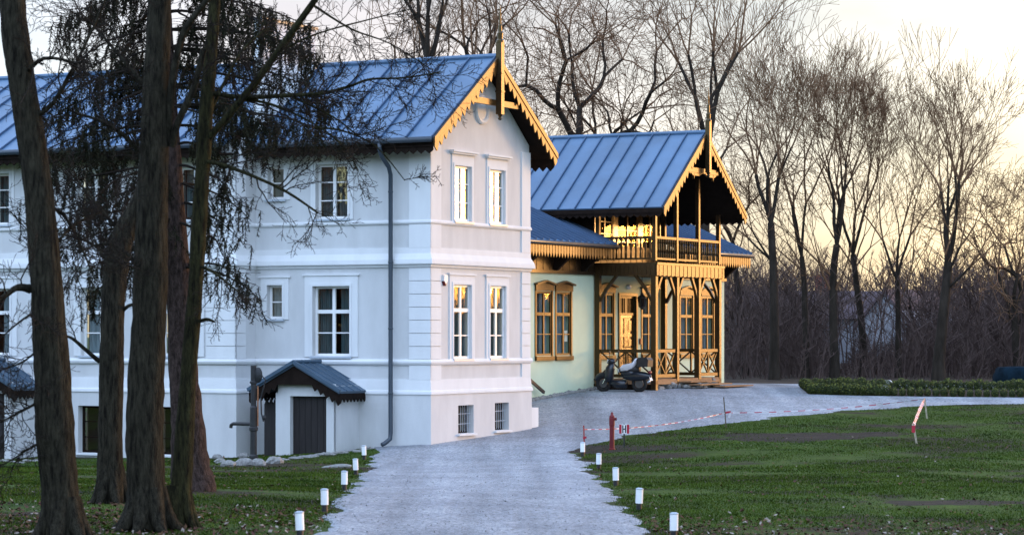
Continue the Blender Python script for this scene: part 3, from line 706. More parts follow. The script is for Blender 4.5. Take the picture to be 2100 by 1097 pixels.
# ------------------------------------------------------------------ timber porch house
house = empty('timber_porch_house', PW(18.2,1.74,1.03), RZ, 'pale green plastered house with blue metal roof and carved sunlit timber porch and balcony', 'house')
house['org'] = (18.2,1.74,1.03)
BG, BF, A0, A1 = 4.0, 1.74, 18.22, 23.7
def house_build():
    f = wallf_front(BG)
    wins = [(14.03,15.13,2.18,4.22),(15.45,16.51,2.18,4.22),(18.66,19.76,2.18,4.22),(22.07,23.17,2.18,4.22),(25.31,26.39,2.18,4.22),(27.2,28.28,2.18,4.22)]
    door = (20.24,21.53,1.42,4.15)
    mb = MB(); wall(mb, f, 5.6, 29.3, .0, 4.88, wins+[door], depth=.2); mb.box(29.2,29.3,BG+.01,12,0,5.6); mb.build('wall', M['mint'], house)
    # stone footing line
    mb = MB(); rg = random.Random(5)
    for i in range(60):
        a = 9+i*.165; z = gz(*PW(a,BG-.08)[:2]); mb.ellipsoid((a,BG-.06,z+.03), (.11,.09,rg.uniform(.05,.1)), 7, 5, rng=rg, wob=.15)
    mb.build('footing', M['gravelstone'], house)
    # timber frieze with brackets
    mb = MB(); n = 100
    for i in range(n):
        a = 5.7+i*(29.3-5.7)/n; fbox(mb, f, a, a+.228, 4.86, 5.82, -.05-.012*(i % 2), .02)
    fbox(mb, f, 5.7, 29.3, 4.80, 4.90, -.10, 0)
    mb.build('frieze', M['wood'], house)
    for a in (12.9,15.2,17.2,25.0,27.2,29.0):
        mb = MB(); mb.prism([(-.0,4.9),(-.1,4.9),(-.72,5.45),(-.72,5.6),(0,5.6)], lambda u, z, d, a=a: (a+d, BG+u-.05, z), 0, .14); mb.build('bracket', M['wood_dark_shade'], house)
    # main roof
    gr = MB()
    ze, zr, be, br = 5.78, 8.4, 3.15, 9.0
    for s0, s1 in ((5.6,18.22),(23.72,29.9)):
        for (b_e, b_r) in ((be,br),(14.85,br)):
            L_ = math.hypot(b_r-b_e, zr-ze); ny, nz = -(zr-ze)/L_*(1 if b_r > b_e else -1), abs(b_r-b_e)/L_
            g = lambda t, h, x: (x, b_e+(b_r-b_e)*t+ny*h, ze+(zr-ze)*t+nz*h)
            q = [(0,0),(1,0),(1,-.1),(0,-.1)]; vs = [g(t,h,s0) for t,h in q]+[g(t,h,s1) for t,h in q]
            gr.add(vs, [(0,1,2,3),(7,6,5,4),(0,4,5,1),(1,5,6,2),(2,6,7,3),(3,7,4,0)])
            n = int((s1-s0)/.44)
            for i in range(n+1):
                x = s0+.01+(s1-s0-.05)*i/n
                vs = [g(t,h,x+d) for t in (0,1) for h, d in ((0,0),(.075,.006),(.075,.05),(0,.056))]
                gr.add(vs, [(0,1,5,4),(1,2,6,5),(2,3,7,6),(0,3,2,1),(4,5,6,7)], 1)
    gr.build('roof', [M['roof'], M['seam']], house)
    mb = MB(); mb.tube([(5.6,be-.05,ze-.06),(18.25,be-.05,ze-.06)], .07, 8); mb.tube([(23.75,be-.05,ze-.06),(29.9,be-.05,ze-.06)], .07, 8); mb.build('gutter', M['pipe'], house, smooth=True)
    fv = wallf_front(be+.03)
    for s0, s1 in ((5.7,18.2),(23.8,29.85)):
        mb = MB(); fbox(mb, fv, s0, s1, 5.58, 5.68, .012, .04); valance(mb, fv, s0, s1, 5.66, .40, .20, -.01, .01, .80); mb.build('eave_valance', M['wood_sunlit'], house)
    mb = MB(); mb.box(5.6,18.1,be+.05,BG,5.58,5.62); mb.box(23.8,29.8,be+.05,BG,5.58,5.62); mb.build('soffit', M['wood_dark_shade'], house)
    # cross gable roof over the balcony
    am, z_e, z_r = 20.97, 6.97, 9.58
    gable_roof(17.5, 24.44, z_e, am, z_r, 1.15, 10.6, seam=.62).build('roof', [M['roof'], M['seam']], house)
    for ae in (17.5, 24.44): bargeboard(1.15, ae, z_e, am, z_r, tooth=.22, rail=.15, drop=.27).build('bargeboard', M['wood_sunlit'], house)
    mb = MB()
    for ae in (17.5, 24.44):
        s_ = 1 if ae < am else -1; zz = lambda a: z_e+(a-ae)*s_*(z_r-z_e)/3.47-.16
        mb.prism([(ae,zz(ae)),(am,zz(am)),(am,zz(am)-.03),(ae,zz(ae)-.03)], wallf_front(1.16), 0, 9.2)
    mb.box(17.5,17.56,1.2,10,6.80,6.93); valance(mb, wallf_side(17.53), 1.25, 10, 6.84, .20, .24, 0, .03)
    mb.box(24.38,24.44,1.2,10,6.80,6.93); valance(mb, wallf_side(24.40), 1.25, 10, 6.84, .20, .24, 0, .03)
    # dark cross gable side walls above the main roof
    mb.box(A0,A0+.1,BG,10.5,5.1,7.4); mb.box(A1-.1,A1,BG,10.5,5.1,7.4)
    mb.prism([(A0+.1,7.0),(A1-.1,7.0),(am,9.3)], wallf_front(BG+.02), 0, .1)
    mb.build('gable_boarding', M['wood_dark_shade'], house)
    mb = MB(); mb.prism([(19.7,8.22),(22.25,8.22),(22.25,8.38),(19.7,8.38)], wallf_front(1.2), 0, .12)
    for s_ in (-1,1):
        mb.prism([(am+s_*.75,8.22),(am+s_*.85,8.22),(am+s_*.80,8.0)], wallf_front(1.22), 0, .08)
        mb.prism([(am+s_*.1,8.22),(am+s_*1.1,8.22),(am+s_*.9,8.12),(am+s_*.4,8.12)], wallf_front(1.22), 0, .08)
    mb.build('collar_beam', M['wood_sunlit'], house)
    mb = MB(); mb.box(am-.08,am+.08,.98,1.14,8.25,9.95)
    mb.lathe([(.02,8.08),(.06,8.14),(.035,8.18),(.075,8.25)], (am,1.06,0), 10)
    mb.lathe([(.105,9.95),(.105,10.0),(.07,10.05),(.08,10.2),(.05,10.25),(.045,10.5),(.025,10.55),(.022,10.8),(.006,11.1)], (am,1.06,0), 10)
    mb.build('finial', M['wood'], house)
    # porch posts (ground to roof plate)
    posts = [A0+.085,20.03,21.85,A1-.085]
    for i, a in enumerate(posts):
        mb = MB(); mb.box(a-.085,a+.085,BF,BF+.18,1.0,4.80)
        mb.build('post', M['wood'], house)
        zt_ = 6.95 if i in (0,3) else 8.12
        mb = MB(); mb.box(a-.06,a+.06,BF+.02,BF+.15,5.26,zt_); mb.build('balcony_post', M['wood'], house)
    for a in (A0+.085, A1-.085):
        mb = MB(); mb.box(a-.085,a+.085,BG-.22,BG-.05,1.0,4.80); mb.build('post', M['wood'], house)
        mb = MB(); mb.box(a-.06,a+.06,BG-.2,BG-.06,5.26,6.95); mb.build('balcony_post', M['wood'], house)
    # front braces take the sunlit copy, side braces the darker wood
    # braces
    mb = MB()
    for i, a in enumerate(posts):
        for s_ in (-1, 1):
            if (i == 0 and s_ < 0) or (i == 3 and s_ > 0): continue
            p0 = (a+s_*.07,BF+.09,4.05); p1 = (a+s_*.22,BF+.09,4.35); p2 = (a+s_*.58,BF+.09,4.82)
            mb = MB(); mb.bar(p0, p1, .10, .09, up=(0,1,0)); mb.bar(p1, p2, .10, .09, up=(0,1,0)); mb.build('brace', M['wood_sunlit'], house)
    for a in (posts[0], posts[3]):
        for y0, s_ in ((BF+.18,1),(BG-.22,-1)):
            p0 = (a,y0,3.95); p1 = (a,y0+s_*.2,4.32); p2 = (a,y0+s_*.62,4.82)
            mb = MB(); mb.bar(p0, p1, .09, .11, up=(1,0,0)); mb.bar(p1, p2, .09, .11, up=(1,0,0)); mb.build('brace', M['wood'], house)
    # balcony floor beam with shingled fascia
    mb = MB(); mb.box(A0-.02,A1+.02,BF-.02,BG-.02,4.80,4.84)
    n = 34
    for i in range(n):
        a = A0-.06+i*(A1-A0+.12)/n; mb.box(a,a+(A1-A0+.12)/n-.008,BF-.07-.012*(i % 2),BF-.02,4.78-.02*(i % 2),5.12)
    mb.box(A0-.08,A1+.08,BF-.10,BF-.02,5.12,5.2)
    m2 = 14
    for x in (A0-.06, A1+.02):
        for i in range(m2):
            y = BF+i*(BG-BF-.05)/m2; mb.box(x,x+.04,y,y+(BG-BF-.05)/m2-.008,4.78,5.12)
        mb.box(x,x+.06,BF,BG-.05,5.12,5.2)
    mb.box(A0,A1,BF,BG-.02,5.14,5.19)
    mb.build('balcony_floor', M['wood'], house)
    # balcony rails and balusters
    spans = [(posts[i]+.06,posts[i+1]-.06) for i in range(3)]
    for u0, u1 in spans:
        mb = MB(); mb.box(u0,u1,BF+.03,BF+.13,5.98,6.06); mb.box(u0,u1,BF+.05,BF+.11,5.30,5.36)
        rl = mb.build('balcony_railing', M['wood_sunlit'], house)
        mb = MB(); n = 9
        for i in range(n):
            u = u0+(u1-u0)*(i+.5)/n; prof = [(.028,5.36),(.03,5.5),(.018,5.53),(.036,5.62),(.028,5.78),(.018,5.84),(.03,5.88),(.028,5.98)]
            mb.lathe(prof, (u,BF+.08,0), 8)
        mb.build('baluster', M['wood'], rl)
    for x in (A0+.085, A1-.085):
        mb = MB(); mb.box(x-.05,x+.05,BF+.15,BG-.2,5.98,6.06); mb.box(x-.03,x+.03,BF+.15,BG-.2,5.30,5.36)
        rl = mb.build('balcony_railing', M['wood'], house)
        mb = MB(); n = 11 if x < 20 else 8
        for i in range(n):
            y = BF+.15+(BG-.35-BF)*(i+.5)/n
            fb = wallf_side(x-.012); wv = (BG-.35-BF)/n*.21
            mb.prism([(y-wv,5.36),(y+wv,5.36),(y+wv*.9,5.5),(y+wv*.45,5.56),(y+wv,5.66),(y+wv,5.8),(y+wv*.4,5.86),(y+wv*.9,5.92),(y+wv,5.98),(y-wv,5.98),(y-wv*.9,5.92),(y-wv*.4,5.86),(y-wv,5.8),(y-wv,5.66),(y-wv*.45,5.56),(y-wv*.9,5.5)], fb, 0, .025)
        mb.build('baluster', M['wood'], rl)
    # balcony back wall with glazed doors and windows
    ops = [(18.5,19.75,5.45,6.95),(20.1,21.75,5.22,6.95),(22.1,23.45,5.45,6.95)]
    mb = MB(); fb = wallf_front(BG-.01); wall(mb, fb, A0+.1, A1-.1, 5.1, 7.1, ops, depth=.12); mb.build('balcony_wall', M['wood_gloss'], house)
    for i, o in enumerate(ops): window(house, fb, *o, [o[2]+.75,o[2]+1.15], M['wood_gloss'], dr=.02, curtain=None, sill=False, glass='glass_gold_refl')
    # porch deck, lower rails with crosses
    mb = MB()
    for i in range(15): mb.box(A0,A1,BF+.02+i*.149,BF+.02+i*.149+.14,1.34,1.39)
    mb.box(A0,A1,BF,BF+.05,1.22,1.338)
    for x in (A0,A1-.05): mb.box(x,x+.05,BF+.06,BG-.06,1.22,1.338)
    mb.build('porch_deck', M['deck'], house)
    mb = MB(); rg = random.Random(8)
    for i in range(46):
        a = A0+.1+rg.random()*(A1-A0-.2); z = gz(*PW(a,BF+.1)[:2]); mb.ellipsoid((a,BF+rg.uniform(.05,.25),z+rg.uniform(.02,.2)), (rg.uniform(.1,.22),.13,rg.uniform(.07,.13)), 8, 6, rng=rg, wob=.18)
    mb.build('porch_footing', M['gravelstone'], house)
    mb = MB(); mb.box(A0+.03,A0+.06,BF+.1,BG,.6,1.22); mb.box(A0+.1,A1-.1,BF+.35,BF+.4,.6,1.22); mb.build('porch_skirt', M['wood_dark_shade'], house)
    def xrail(fn, u0, u1, nx, mat, dark=False):
        mb = MB(); fbox(mb, fn, u0, u1, 2.26, 2.36, 0, .1); fbox(mb, fn, u0, u1, 1.44, 1.55, 0, .1)
        w_ = (u1-u0)/nx
        for i in range(nx):
            a, b = u0+w_*i, u0+w_*(i+1)
            if i: fbox(mb, fn, a-.03, a+.03, 1.55, 2.26, .02, .08)
            mb.bar(fn(a+.03,1.55,.05), fn(b-.03,2.26,.05), .045, .05, up=fn(0,0,1) and tuple(Vector(fn(0,0,1))-Vector(fn(0,0,0))))
            mb.bar(fn(a+.03,2.26,.055), fn(b-.03,1.55,.055), .045, .05, up=tuple(Vector(fn(0,0,1))-Vector(fn(0,0,0))))
        mb.build('porch_railing', mat, house)
    fr = wallf_front(BF+.04)
    xrail(fr, posts[0]+.085, posts[1]-.085, 2, M['wood_sunlit']); xrail(fr, posts[2]+.085, posts[3]-.085, 2, M['wood_sunlit'])
    xrail(wallf_side(A0+.04), BF+.18, BG-.22, 2, M['wood']); xrail(wallf_side(A1-.12), BF+.18, BG-.22, 2, M['wood'])
    # steps between the two middle posts
    mb = MB()
    mb.box(posts[1]+.1,posts[2]+.55,BF-.42,BF-.02,1.26,1.30); mb.box(posts[1]+.0,posts[2]+.9,BF-.80,BF-.40,1.17,1.21); mb.box(posts[2]-.7,posts[2]+1.8,BF-1.2,BF-.78,1.10,1.135)
    st = mb.build('steps', M['deck'], house)
    mb = MB()
    for i in range(26):
        mb.ellipsoid((posts[1]+rg.uniform(.0,2.6),BF-rg.uniform(.08,.75),1.08+rg.uniform(0,.08)), (rg.uniform(.1,.2),.13,rg.uniform(.05,.1)), 8, 6, rng=rg, wob=.18)
    mb.build('step_stones', M['gravelstone'], st)
    # wooden windows with pediments, the sun's gold put into their colour
    for o in wins:
        def ped(fr_, o=o):
            s = MB(); um = (o[0]+o[1])/2
            fbox(s, f, o[0]-.09, o[0], o[2]-.02, o[3]+.02, -.03, .0); fbox(s, f, o[1], o[1]+.09, o[2]-.02, o[3]+.02, -.03, .0)
            fbox(s, f, o[0]-.09, o[1]+.09, o[2]-.16, o[2]-.02, -.08, 0)
            s.prism([(o[0]-.09,o[3]+.02),(o[1]+.09,o[3]+.02),(o[1]+.09,o[3]+.22),(um,o[3]+.31),(o[0]-.09,o[3]+.22)], f, -.06, 0)
            s.prism([(o[0]-.15,o[3]+.20),(um,o[3]+.30),(o[1]+.15,o[3]+.20),(o[1]+.15,o[3]+.25),(um,o[3]+.36),(o[0]-.15,o[3]+.25)], f, -.14, 0)
            s.build('surround', M['wood_sunlit'], fr_)
        window(house, f, *o, [o[2]+.68], M['wood_sunlit'], dr=.0, transom=o[3]-.72, curtain='curtain_w', sill=False, surround=ped, glass='glass_gold_refl')
    # paper notice in the second window
    mb = MB(); fbox(mb, f, 16.16, 16.38, 2.62, 2.98, .05, .055); mb.build('notice', M['signwhite'], house)
    # double door
    mb = MB(); o = door
    fbox(mb, f, o[0]-.1, o[0], o[2], o[3]+.1, -.05, .1); fbox(mb, f, o[1], o[1]+.1, o[2], o[3]+.1, -.05, .1); fbox(mb, f, o[0], o[1], o[3], o[3]+.1, -.05, .1)
    fbox(mb, f, o[0], o[1], 3.50, 3.58, .02, .1)
    dr_ = mb.build('door', M['wood_sunlit'], house)
    um = (o[0]+o[1])/2
    for u0, u1 in ((o[0],um-.01),(um+.01,o[1])):
        mb = MB(); fbox(mb, f, u0, u1, o[2], 3.5, .08, .12)
        for z0, z1 in ((o[2]+.12,o[2]+.85),(o[2]+.97,o[2]+1.35),(o[2]+1.47,o[2]+1.98)):
            fbox(mb, f, u0, u0+.12, z0, z1, .05, .08); fbox(mb, f, u1-.12, u1, z0, z1, .05, .08)
            fbox(mb, f, u0+.2, u1-.2, z0+.08, z1-.08, .055, .08)
        for z in (o[2],o[2]+.86,o[2]+1.36,o[2]+1.99): fbox(mb, f, u0, u1, z, z+.10, .05, .08)
        mb.build('door_leaf', M['wood_gloss'], dr_)
    mb = MB()
    for i in range(2):
        u0 = o[0] if i == 0 else um+.02; u1 = um-.02 if i == 0 else o[1]
        fbox(mb, f, u0, u0+.06, 3.58, o[3], .05, .1); fbox(mb, f, u1-.06, u1, 3.58, o[3], .05, .1); fbox(mb, f, u0+.06, u1-.06, o[3]-.07, o[3], .05, .1)
        for k in (1,2,3): u = u0+(u1-u0)*k/4; fbox(mb, f, u-.012, u+.012, 3.58, o[3]-.07, .06, .1)
    mb.build('transom_window', M['wood_sunlit'], dr_)
    mb = MB(); fbox(mb, f, o[0], o[1], 3.58, o[3], .1, .11); mb.build('pane', M['carglass'], dr_)
    mb = MB(); mb.tube([f(um+.09,2.42,.05), f(um+.09,2.42,-.02), f(um+.2,2.42,-.02)], .014, 6); mb.build('handle', M['black'], dr_)
    # dark cellar handrail bar on the green wall
    mb = MB(); mb.bar((13.0,BG-.2,1.52), (14.2,BG-.2,1.02), .07, .09); mb.build('handrail', M['black'], house)
    # fire call point and dome light
    mb = MB(); fbox(mb, f, 21.83, 21.95, 2.52, 2.72, -.06, 0); mb.build('call_point', M['red'], house)
    mb = MB(); mb.ellipsoid(f(20.9,4.46,-.04), (.15,.08,.09), 14, 8); mb.build('dome_light', M['lampwhite'], house, smooth=True)
house_build()
# lantern hung from the porch
def lantern():
    p = PW(20.0,3.05,3.95)
    t = empty('porch_lantern', p, RZ, 'black iron lantern hanging in the porch beside the corner post', 'lantern')
    mb = MB(); mb.tube([(0,0,.30),(0,0,.90)], .012, 6); mb.lathe([(.02,.30),(.05,.27),(.04,.24),(.16,.14),(.17,.11)], n=6); mb.lathe([(.09,-.2),(.10,-.17),(.05,-.24),(.01,-.27)], n=6)
    for k in range(6):
        a = math.pi*2*k/6; mb.tube([(.10*math.cos(a),.10*math.sin(a),-.18),(.15*math.cos(a),.15*math.sin(a),.12)], .010, 4)
    mb.build('lantern_frame', M['black'], t)
    mb = MB(); mb.lathe([(.09,-.17),(.14,.11)], n=6); mb.build('lantern_glass', M['carglass'], t)
lantern()

# ------------------------------------------------------------------ scooter
def scooter():
    p = PW(17.35,2.55); p.z = gz(p.x, p.y)+.02
    t = empty('scooter', p, RZ+math.pi/2, 'dark blue motor scooter with white covered seat and black top box beside the porch', 'scooter')
    # local: +x forward (towards picture left), z up
    def wheel(x):
        mb = MB(); R_, r_ = .22, .06
        for i in range(20):
            pass
        ring = [(x+R_*math.cos(2*math.pi*i/20), 0, .25+R_*math.sin(2*math.pi*i/20)) for i in range(21)]
        mb.tube(ring, r_, 8, cap=False); wh = mb.build('wheel', M['rubber'], t, smooth=True)
        mb = MB(); mb.lathe([(.14,-.03),(.14,.03)], (x,0,.25), 16, 0, Matrix.Rotation(rad(90),3,'X'));
        mb.build('rim', M['rim'], wh)
    wheel(.66); wheel(-.62)
    mb = MB()  # body shell
    mb.ellipsoid((-.52,0,.50), (.54,.18,.16), 18, 12); mb.ellipsoid((-.25,0,.58), (.3,.17,.14), 14, 10)
    mb.tube([(.40,0,.28),(.20,0,.24),(-.15,0,.24)], [.10,.13,.14], 10)
    mb.build('body', M['scoot'], t, smooth=True)
    mb = MB(); mb.tube([(.45,0,.30),(.47,0,.5),(.42,0,.75),(.36,0,.92)], [.13,.155,.15,.08], 12); mb.build('leg_shield', M['scoot'], t, smooth=True)
    mb = MB()
    for i in range(7):
        a = rad(20+i*22); 
    arc = [(.66+.29*math.cos(rad(a)),0,.25+.29*math.sin(rad(a))) for a in range(20,171,15)]
    mb.tube(arc, .085, 8); mb.build('front_fender', M['scoot'], t, smooth=True)
    mb = MB(); mb.tube([(.66,.06,.25),(.45,.06,.62)], .025, 6); mb.tube([(.66,-.06,.25),(.45,-.06,.62)], .025, 6); mb.build('fork', M['chrome'], t)
    mb = MB(); mb.tube([(.30,-.33,1.03),(.36,-.15,1.0),(.36,.15,1.0),(.30,.33,1.03)], .02, 8); mb.ellipsoid((.37,0,.97), (.13,.15,.10), 12, 8); hb = mb.build('handlebar', M['scoot'], t, smooth=True)
    mb = MB(); mb.ellipsoid((.49,0,.97), (.05,.085,.085), 12, 8); mb.build('headlight', M['chrome'], hb, smooth=True)
    for s_ in (-1,1):
        mb = MB(); mb.tube([(.31,s_*.28,1.03),(.29,s_*.34,1.22)], .008, 5); mb.ellipsoid((.28,s_*.34,1.27), (.02,.06,.05), 8, 6); mb.build('mirror', M['black'], hb, smooth=True)
    mb = MB(); mb.add([(.44,-.16,1.02),(.44,.16,1.02),(.30,.13,1.36),(.30,-.13,1.36)], [(0,1,2,3)]); mb.build('windscreen', M['glass_gold_refl'], hb)
    mb = MB(); rg = random.Random(2)
    prof = [(.10,.70,.05),(-.05,.78,.12),(-.25,.80,.14),(-.42,.86,.13),(-.52,1.0,.11),(-.56,1.02,.06)]
    n = 14
    for x, z, r in prof:
        for k in range(n):
            a = 2*math.pi*k/n; mb.v.append((x+rg.uniform(-.012,.012), r*1.35*math.cos(a)*(1+rg.uniform(-.08,.08)), z+r*.75*math.sin(a)-(.06 if math.sin(a) < 0 else 0)))
    for i in range(len(prof)-1):
        for k in range(n): mb.f.append((i*n+k, i*n+(k+1) % n, (i+1)*n+(k+1) % n, (i+1)*n+k)); mb.m.append(0)
    mb.build('seat_cover', M['cloth'], t, smooth=True)
    mb = MB(); mb.tube([(.05,0,.68),(-.3,0,.72),(-.62,0,.74)], [.12,.15,.13], 10); mb.build('seat', M['black'], t, smooth=True)
    mb = MB(); mb.prism([(-.62,.80),(-1.0,.80),(-1.02,1.02),(-.96,1.10),(-.66,1.10),(-.60,1.02)], lambda u, z, d: (u, d, z), -.2, .2); mb.build('top_box', M['black'], t)
    mb = MB(); mb.ellipsoid((-1.0,0,.62), (.05,.12,.06), 10, 6); mb.build('tail_light', M['red'], t, smooth=True)
    mb = MB(); mb.add([(-1.0,-.09,.5),(-1.0,.09,.5),(-1.06,.09,.36),(-1.06,-.09,.36)], [(0,1,2,3)]); mb.build('number_plate', M['signwhite'], t)
    mb = MB(); mb.tube([(-.30,-.16,.24),(-.75,-.2,.30),(-.92,-.2,.33)], [.03,.055,.045], 8); mb.build('exhaust', M['chrome'], t, smooth=True)
    mb = MB(); mb.bar((.1,-.185,.36),(-.95,-.16,.50), .012, .03); mb.build('side_trim', M['chrome'], t)
scooter()

# ------------------------------------------------------------------ small things on the ground
def path_light():
    t = empty('path_light', (0,0,0))
    mb = MB(); mb.lathe([(.045,-.05),(.045,.11),(.05,.115)], n=12); mb.build('light_base', M['black'], t, smooth=False)
    mb = MB(); mb.lathe([(.058,.115),(.058,.335)], n=14); mb.build('light_diffuser', M['lampwhite'], t)
    mb = MB(); mb.lathe([(.062,.335),(.062,.35),(.03,.362)], n=14); mb.build('light_cap', M['sill_m'], t)
    return t
LP = [((747,942),'white path light on the left lawn closest to the villa wall'),
      ((730,974),'white path light second from the villa along the left edge of the drive'),
      ((706,1006),'middle white path light of the five along the left edge of the drive'),
      ((666,1050),'white path light second nearest the camera on the left edge of the drive'),
      ((616,1104),'white path light nearest the camera on the left, among fallen leaves'),
      ((1195,936),'white path light beside the short reddish stake at the bend of the drive'),
      ((1228,962),'white path light second from the hydrant along the right edge of the drive'),
      ((1263,997),'middle white path light of the five along the right edge of the drive'),
      ((1310,1046),'white path light second nearest the camera on the right edge of the drive'),
      ((1382,1104),'white path light nearest the camera on the right, among leaves and pebbles')]
pl0 = path_light()
rg = random.Random(4)
for i, (p, lab) in enumerate(LP):
    o = pl0 if i == 0 else copy_tree(pl0)
    g = pg(*p); o.location = g; o.rotation_euler = (rg.uniform(-.04,.04), rg.uniform(-.04,.04), rg.uniform(0,3)); tag(o, lab, 'path light', 'path lights along the drive')
def hydrant():
    g = pg(1255,922); t = empty('hydrant', g, 0, 'tall dark red hydrant post on bare soil at the lawn edge', 'hydrant')
    mb = MB(); mb.lathe([(.085,-.05),(.085,.03),(.062,.04),(.062,.60),(.072,.62),(.072,.80),(.066,.82)], n=18); mb.build('column', M['red'], t, smooth=False)
    mb = MB(); mb.lathe([(.066,.82),(.07,.83),(.06,.86),(.036,.885),(.03,.94),(.012,.955)], n=16); mb.build('cap', M['red'], t, smooth=True)
    mb = MB(); mb.lathe([(.035,0),(.035,.04),(.042,.04),(.042,.07)], (.05,0,.78), 12, 0, Matrix.Rotation(rad(90),3,'Y')); mb.build('outlet', M['red'], t)
hydrant()
def hsign():
    g = pg(1280,918); t = empty('hydrant_sign', g, 0, 'small red and white sign with a black letter H on a thin dark post', 'sign')
    mb = MB(); mb.box(-.017,.017,-.017,.017,-.1,.62); mb.build('post', M['black'], t)
    mb = MB(); z0, z1 = .36, .60
    fw = lambda u, z, d: (u, -.03+d, z)
    fbox(mb, fw, -.13, .13, z0, z1, 0, .012, 0)
    bd = mb.build('board', M['signwhite'], t)
    mb = MB(); fbox(mb, fw, -.128, -.066, z0+.005, z1-.005, -.003, 0); fbox(mb, fw, .066, .128, z0+.005, z1-.005, -.003, 0); mb.build('red_bar', M['tape_r'], bd)
    mb = MB(); fbox(mb, fw, -.05, -.02, z0+.02, z1-.02, -.003, 0); fbox(mb, fw, .02, .05, z0+.02, z1-.02, -.003, 0); fbox(mb, fw, -.02, .02, .465, .495, -.003, 0); mb.build('letter', M['black'], bd)
hsign()
def stake(px, py, pxt, pyt, mat, w_, lab):
    g = pg(px, py); top = pxw(pxt, pyt, g.y); mb = MB()
    mb.bar((0,0,-.1), tuple(top-g), w_, w_, up=(0,1,0)); o = mb.build('stake', mat, loc=g); tag(o, lab, 'stake', 'stakes holding the barrier tape'); return g, top
s1 = stake(1199,930,1197,872,M['stake_red'],.035,'short reddish stake at the bend of the drive, left of the hydrant')
s2 = stake(1490,878,1484,814,M['stake'],.028,'thin dark leaning stake at the lawn edge midway along the barrier tape')
s3 = stake(1902,858,1896,816,M['stake_pale'],.04,'pale wooden stake with a red tip farthest back on the right lawn')
s4 = stake(1881,909,1873,868,M['stake_pale'],.045,'pale wooden stake on the right lawn with tape wound round its top')
M['tape_w'] = pmat('tape_white', (.55,.52,.54), .5, .05, 8, .3)
def tape(pts, w_, lab, seg=.16, twist=True):
    mb = MB(); P = [Vector(p) for p in pts]
    rgt = random.Random(len(pts)+int(P[0].x*10)); k = 0; a = 0
    for i in range(len(P)-1):
        L_ = (P[i+1]-P[i]).length; n = max(1, int(L_/seg))
        for j in range(n):
            p = P[i].lerp(P[i+1], j/n); q = P[i].lerp(P[i+1], (j+1)/n)
            a2 = a+(rgt.uniform(-.5,.5) if twist else 0)
            d = (q-p).normalized(); side = d.cross(Vector((0,0,1))).normalized()
            if side.length < .1: side = Vector((1,0,0))
            upv = side.cross(d)
            u1 = (upv*math.cos(a)+side*math.sin(a))*w_/2; u2 = (upv*math.cos(a2)+side*math.sin(a2))*w_/2
            mb.add([p-u1, q-u2, q+u2, p+u1], [(0,1,2,3)], k % 2); k += 1; a = max(-.9, min(.9, a2))
    o = mb.build('barrier_tape', [M['tape_r'], M['tape_w']], recalc=False); tag(o, lab, 'barrier tape', 'red and white barrier tape spans'); return o
def sagpts(p, q, s, n=14): return [tuple(p.lerp(q, i/n)-Vector((0,0,s*4*(i/n)*(1-i/n)))) for i in range(n+1)]
t2 = s2[0].lerp(s2[1], .50)
tape(sagpts(s1[0].lerp(s1[1],.86), t2, .12), .022, 'red and white barrier tape running from the short reddish stake past the hydrant')
tape(sagpts(t2, s3[1]-Vector((0,0,.02)), .10), .022, 'long red and white barrier tape across the gravel to the pale stake')
tape([tuple(s3[1]-Vector((0,.05,.03))), tuple(s3[1].lerp(s4[1],.5)-Vector((0,0,.02))), tuple(s4[1]+Vector((0,-.04,-.05))), tuple(s4[0].lerp(s4[1],.55)+Vector((-.05,-.05,0)))], .09, 'short slack barrier tape between the two pale stakes', seg=.3)
g = pxw(1500,843,s2[0].y); tape([tuple(t2), tuple(t2+Vector((.16,0,.03))), tuple(t2+Vector((.11,0,-.13)))], .05, 'loose tape end fluttering at the thin dark stake', seg=.12)
tape([tuple(s1[0].lerp(s1[1],.55)+Vector((-.03,-.03,0))), tuple(s1[0].lerp(s1[1],.56)+Vector((.06,-.03,.02)))], .05, 'scrap of tape knotted halfway up the short reddish stake', seg=.05)

# pump
def pump():
    g = pg(520,944); t = empty('water_pump', g, RZ, 'tall black iron hand pump standing in a ring of pale stones', 'pump')
    mb = MB(); mb.lathe([(.11,-.1),(.11,.12),(.085,.16),(.085,.75),(.115,.77),(.115,.84),(.095,.86),(.09,1.35),(.07,1.4),(.07,1.95),(.10,1.97),(.10,2.01),(.075,2.03),(.075,2.42)], n=14); mb.build('column', M['black'], t)
    mb = MB(); mb.tube([(.0,.05,.93),(.0,.62,.93),(0,.68,.9),(0,.69,.82)], .045, 8); mb.build('spout', M['black'], t)
    mb = MB(); mb.ellipsoid((0,-.14,2.18), (.05,.13,.2), 12, 8); mb.tube([(0,-.2,2.22),(0,-.36,2.05),(0,-.30,1.85),(0,-.22,1.6),(0,-.24,1.2),(0,-.30,1.0)], .018, 6); mb.ellipsoid((0,-.32,1.1),(.05,.05,.07),8,6); mb.build('handle', M['black'], t)
    mb = MB(); mb.tube([(.03,-.11,.88),(.03,-.11,1.9)], .018, 6); mb.build('rod', M['copper'], t)
pump()
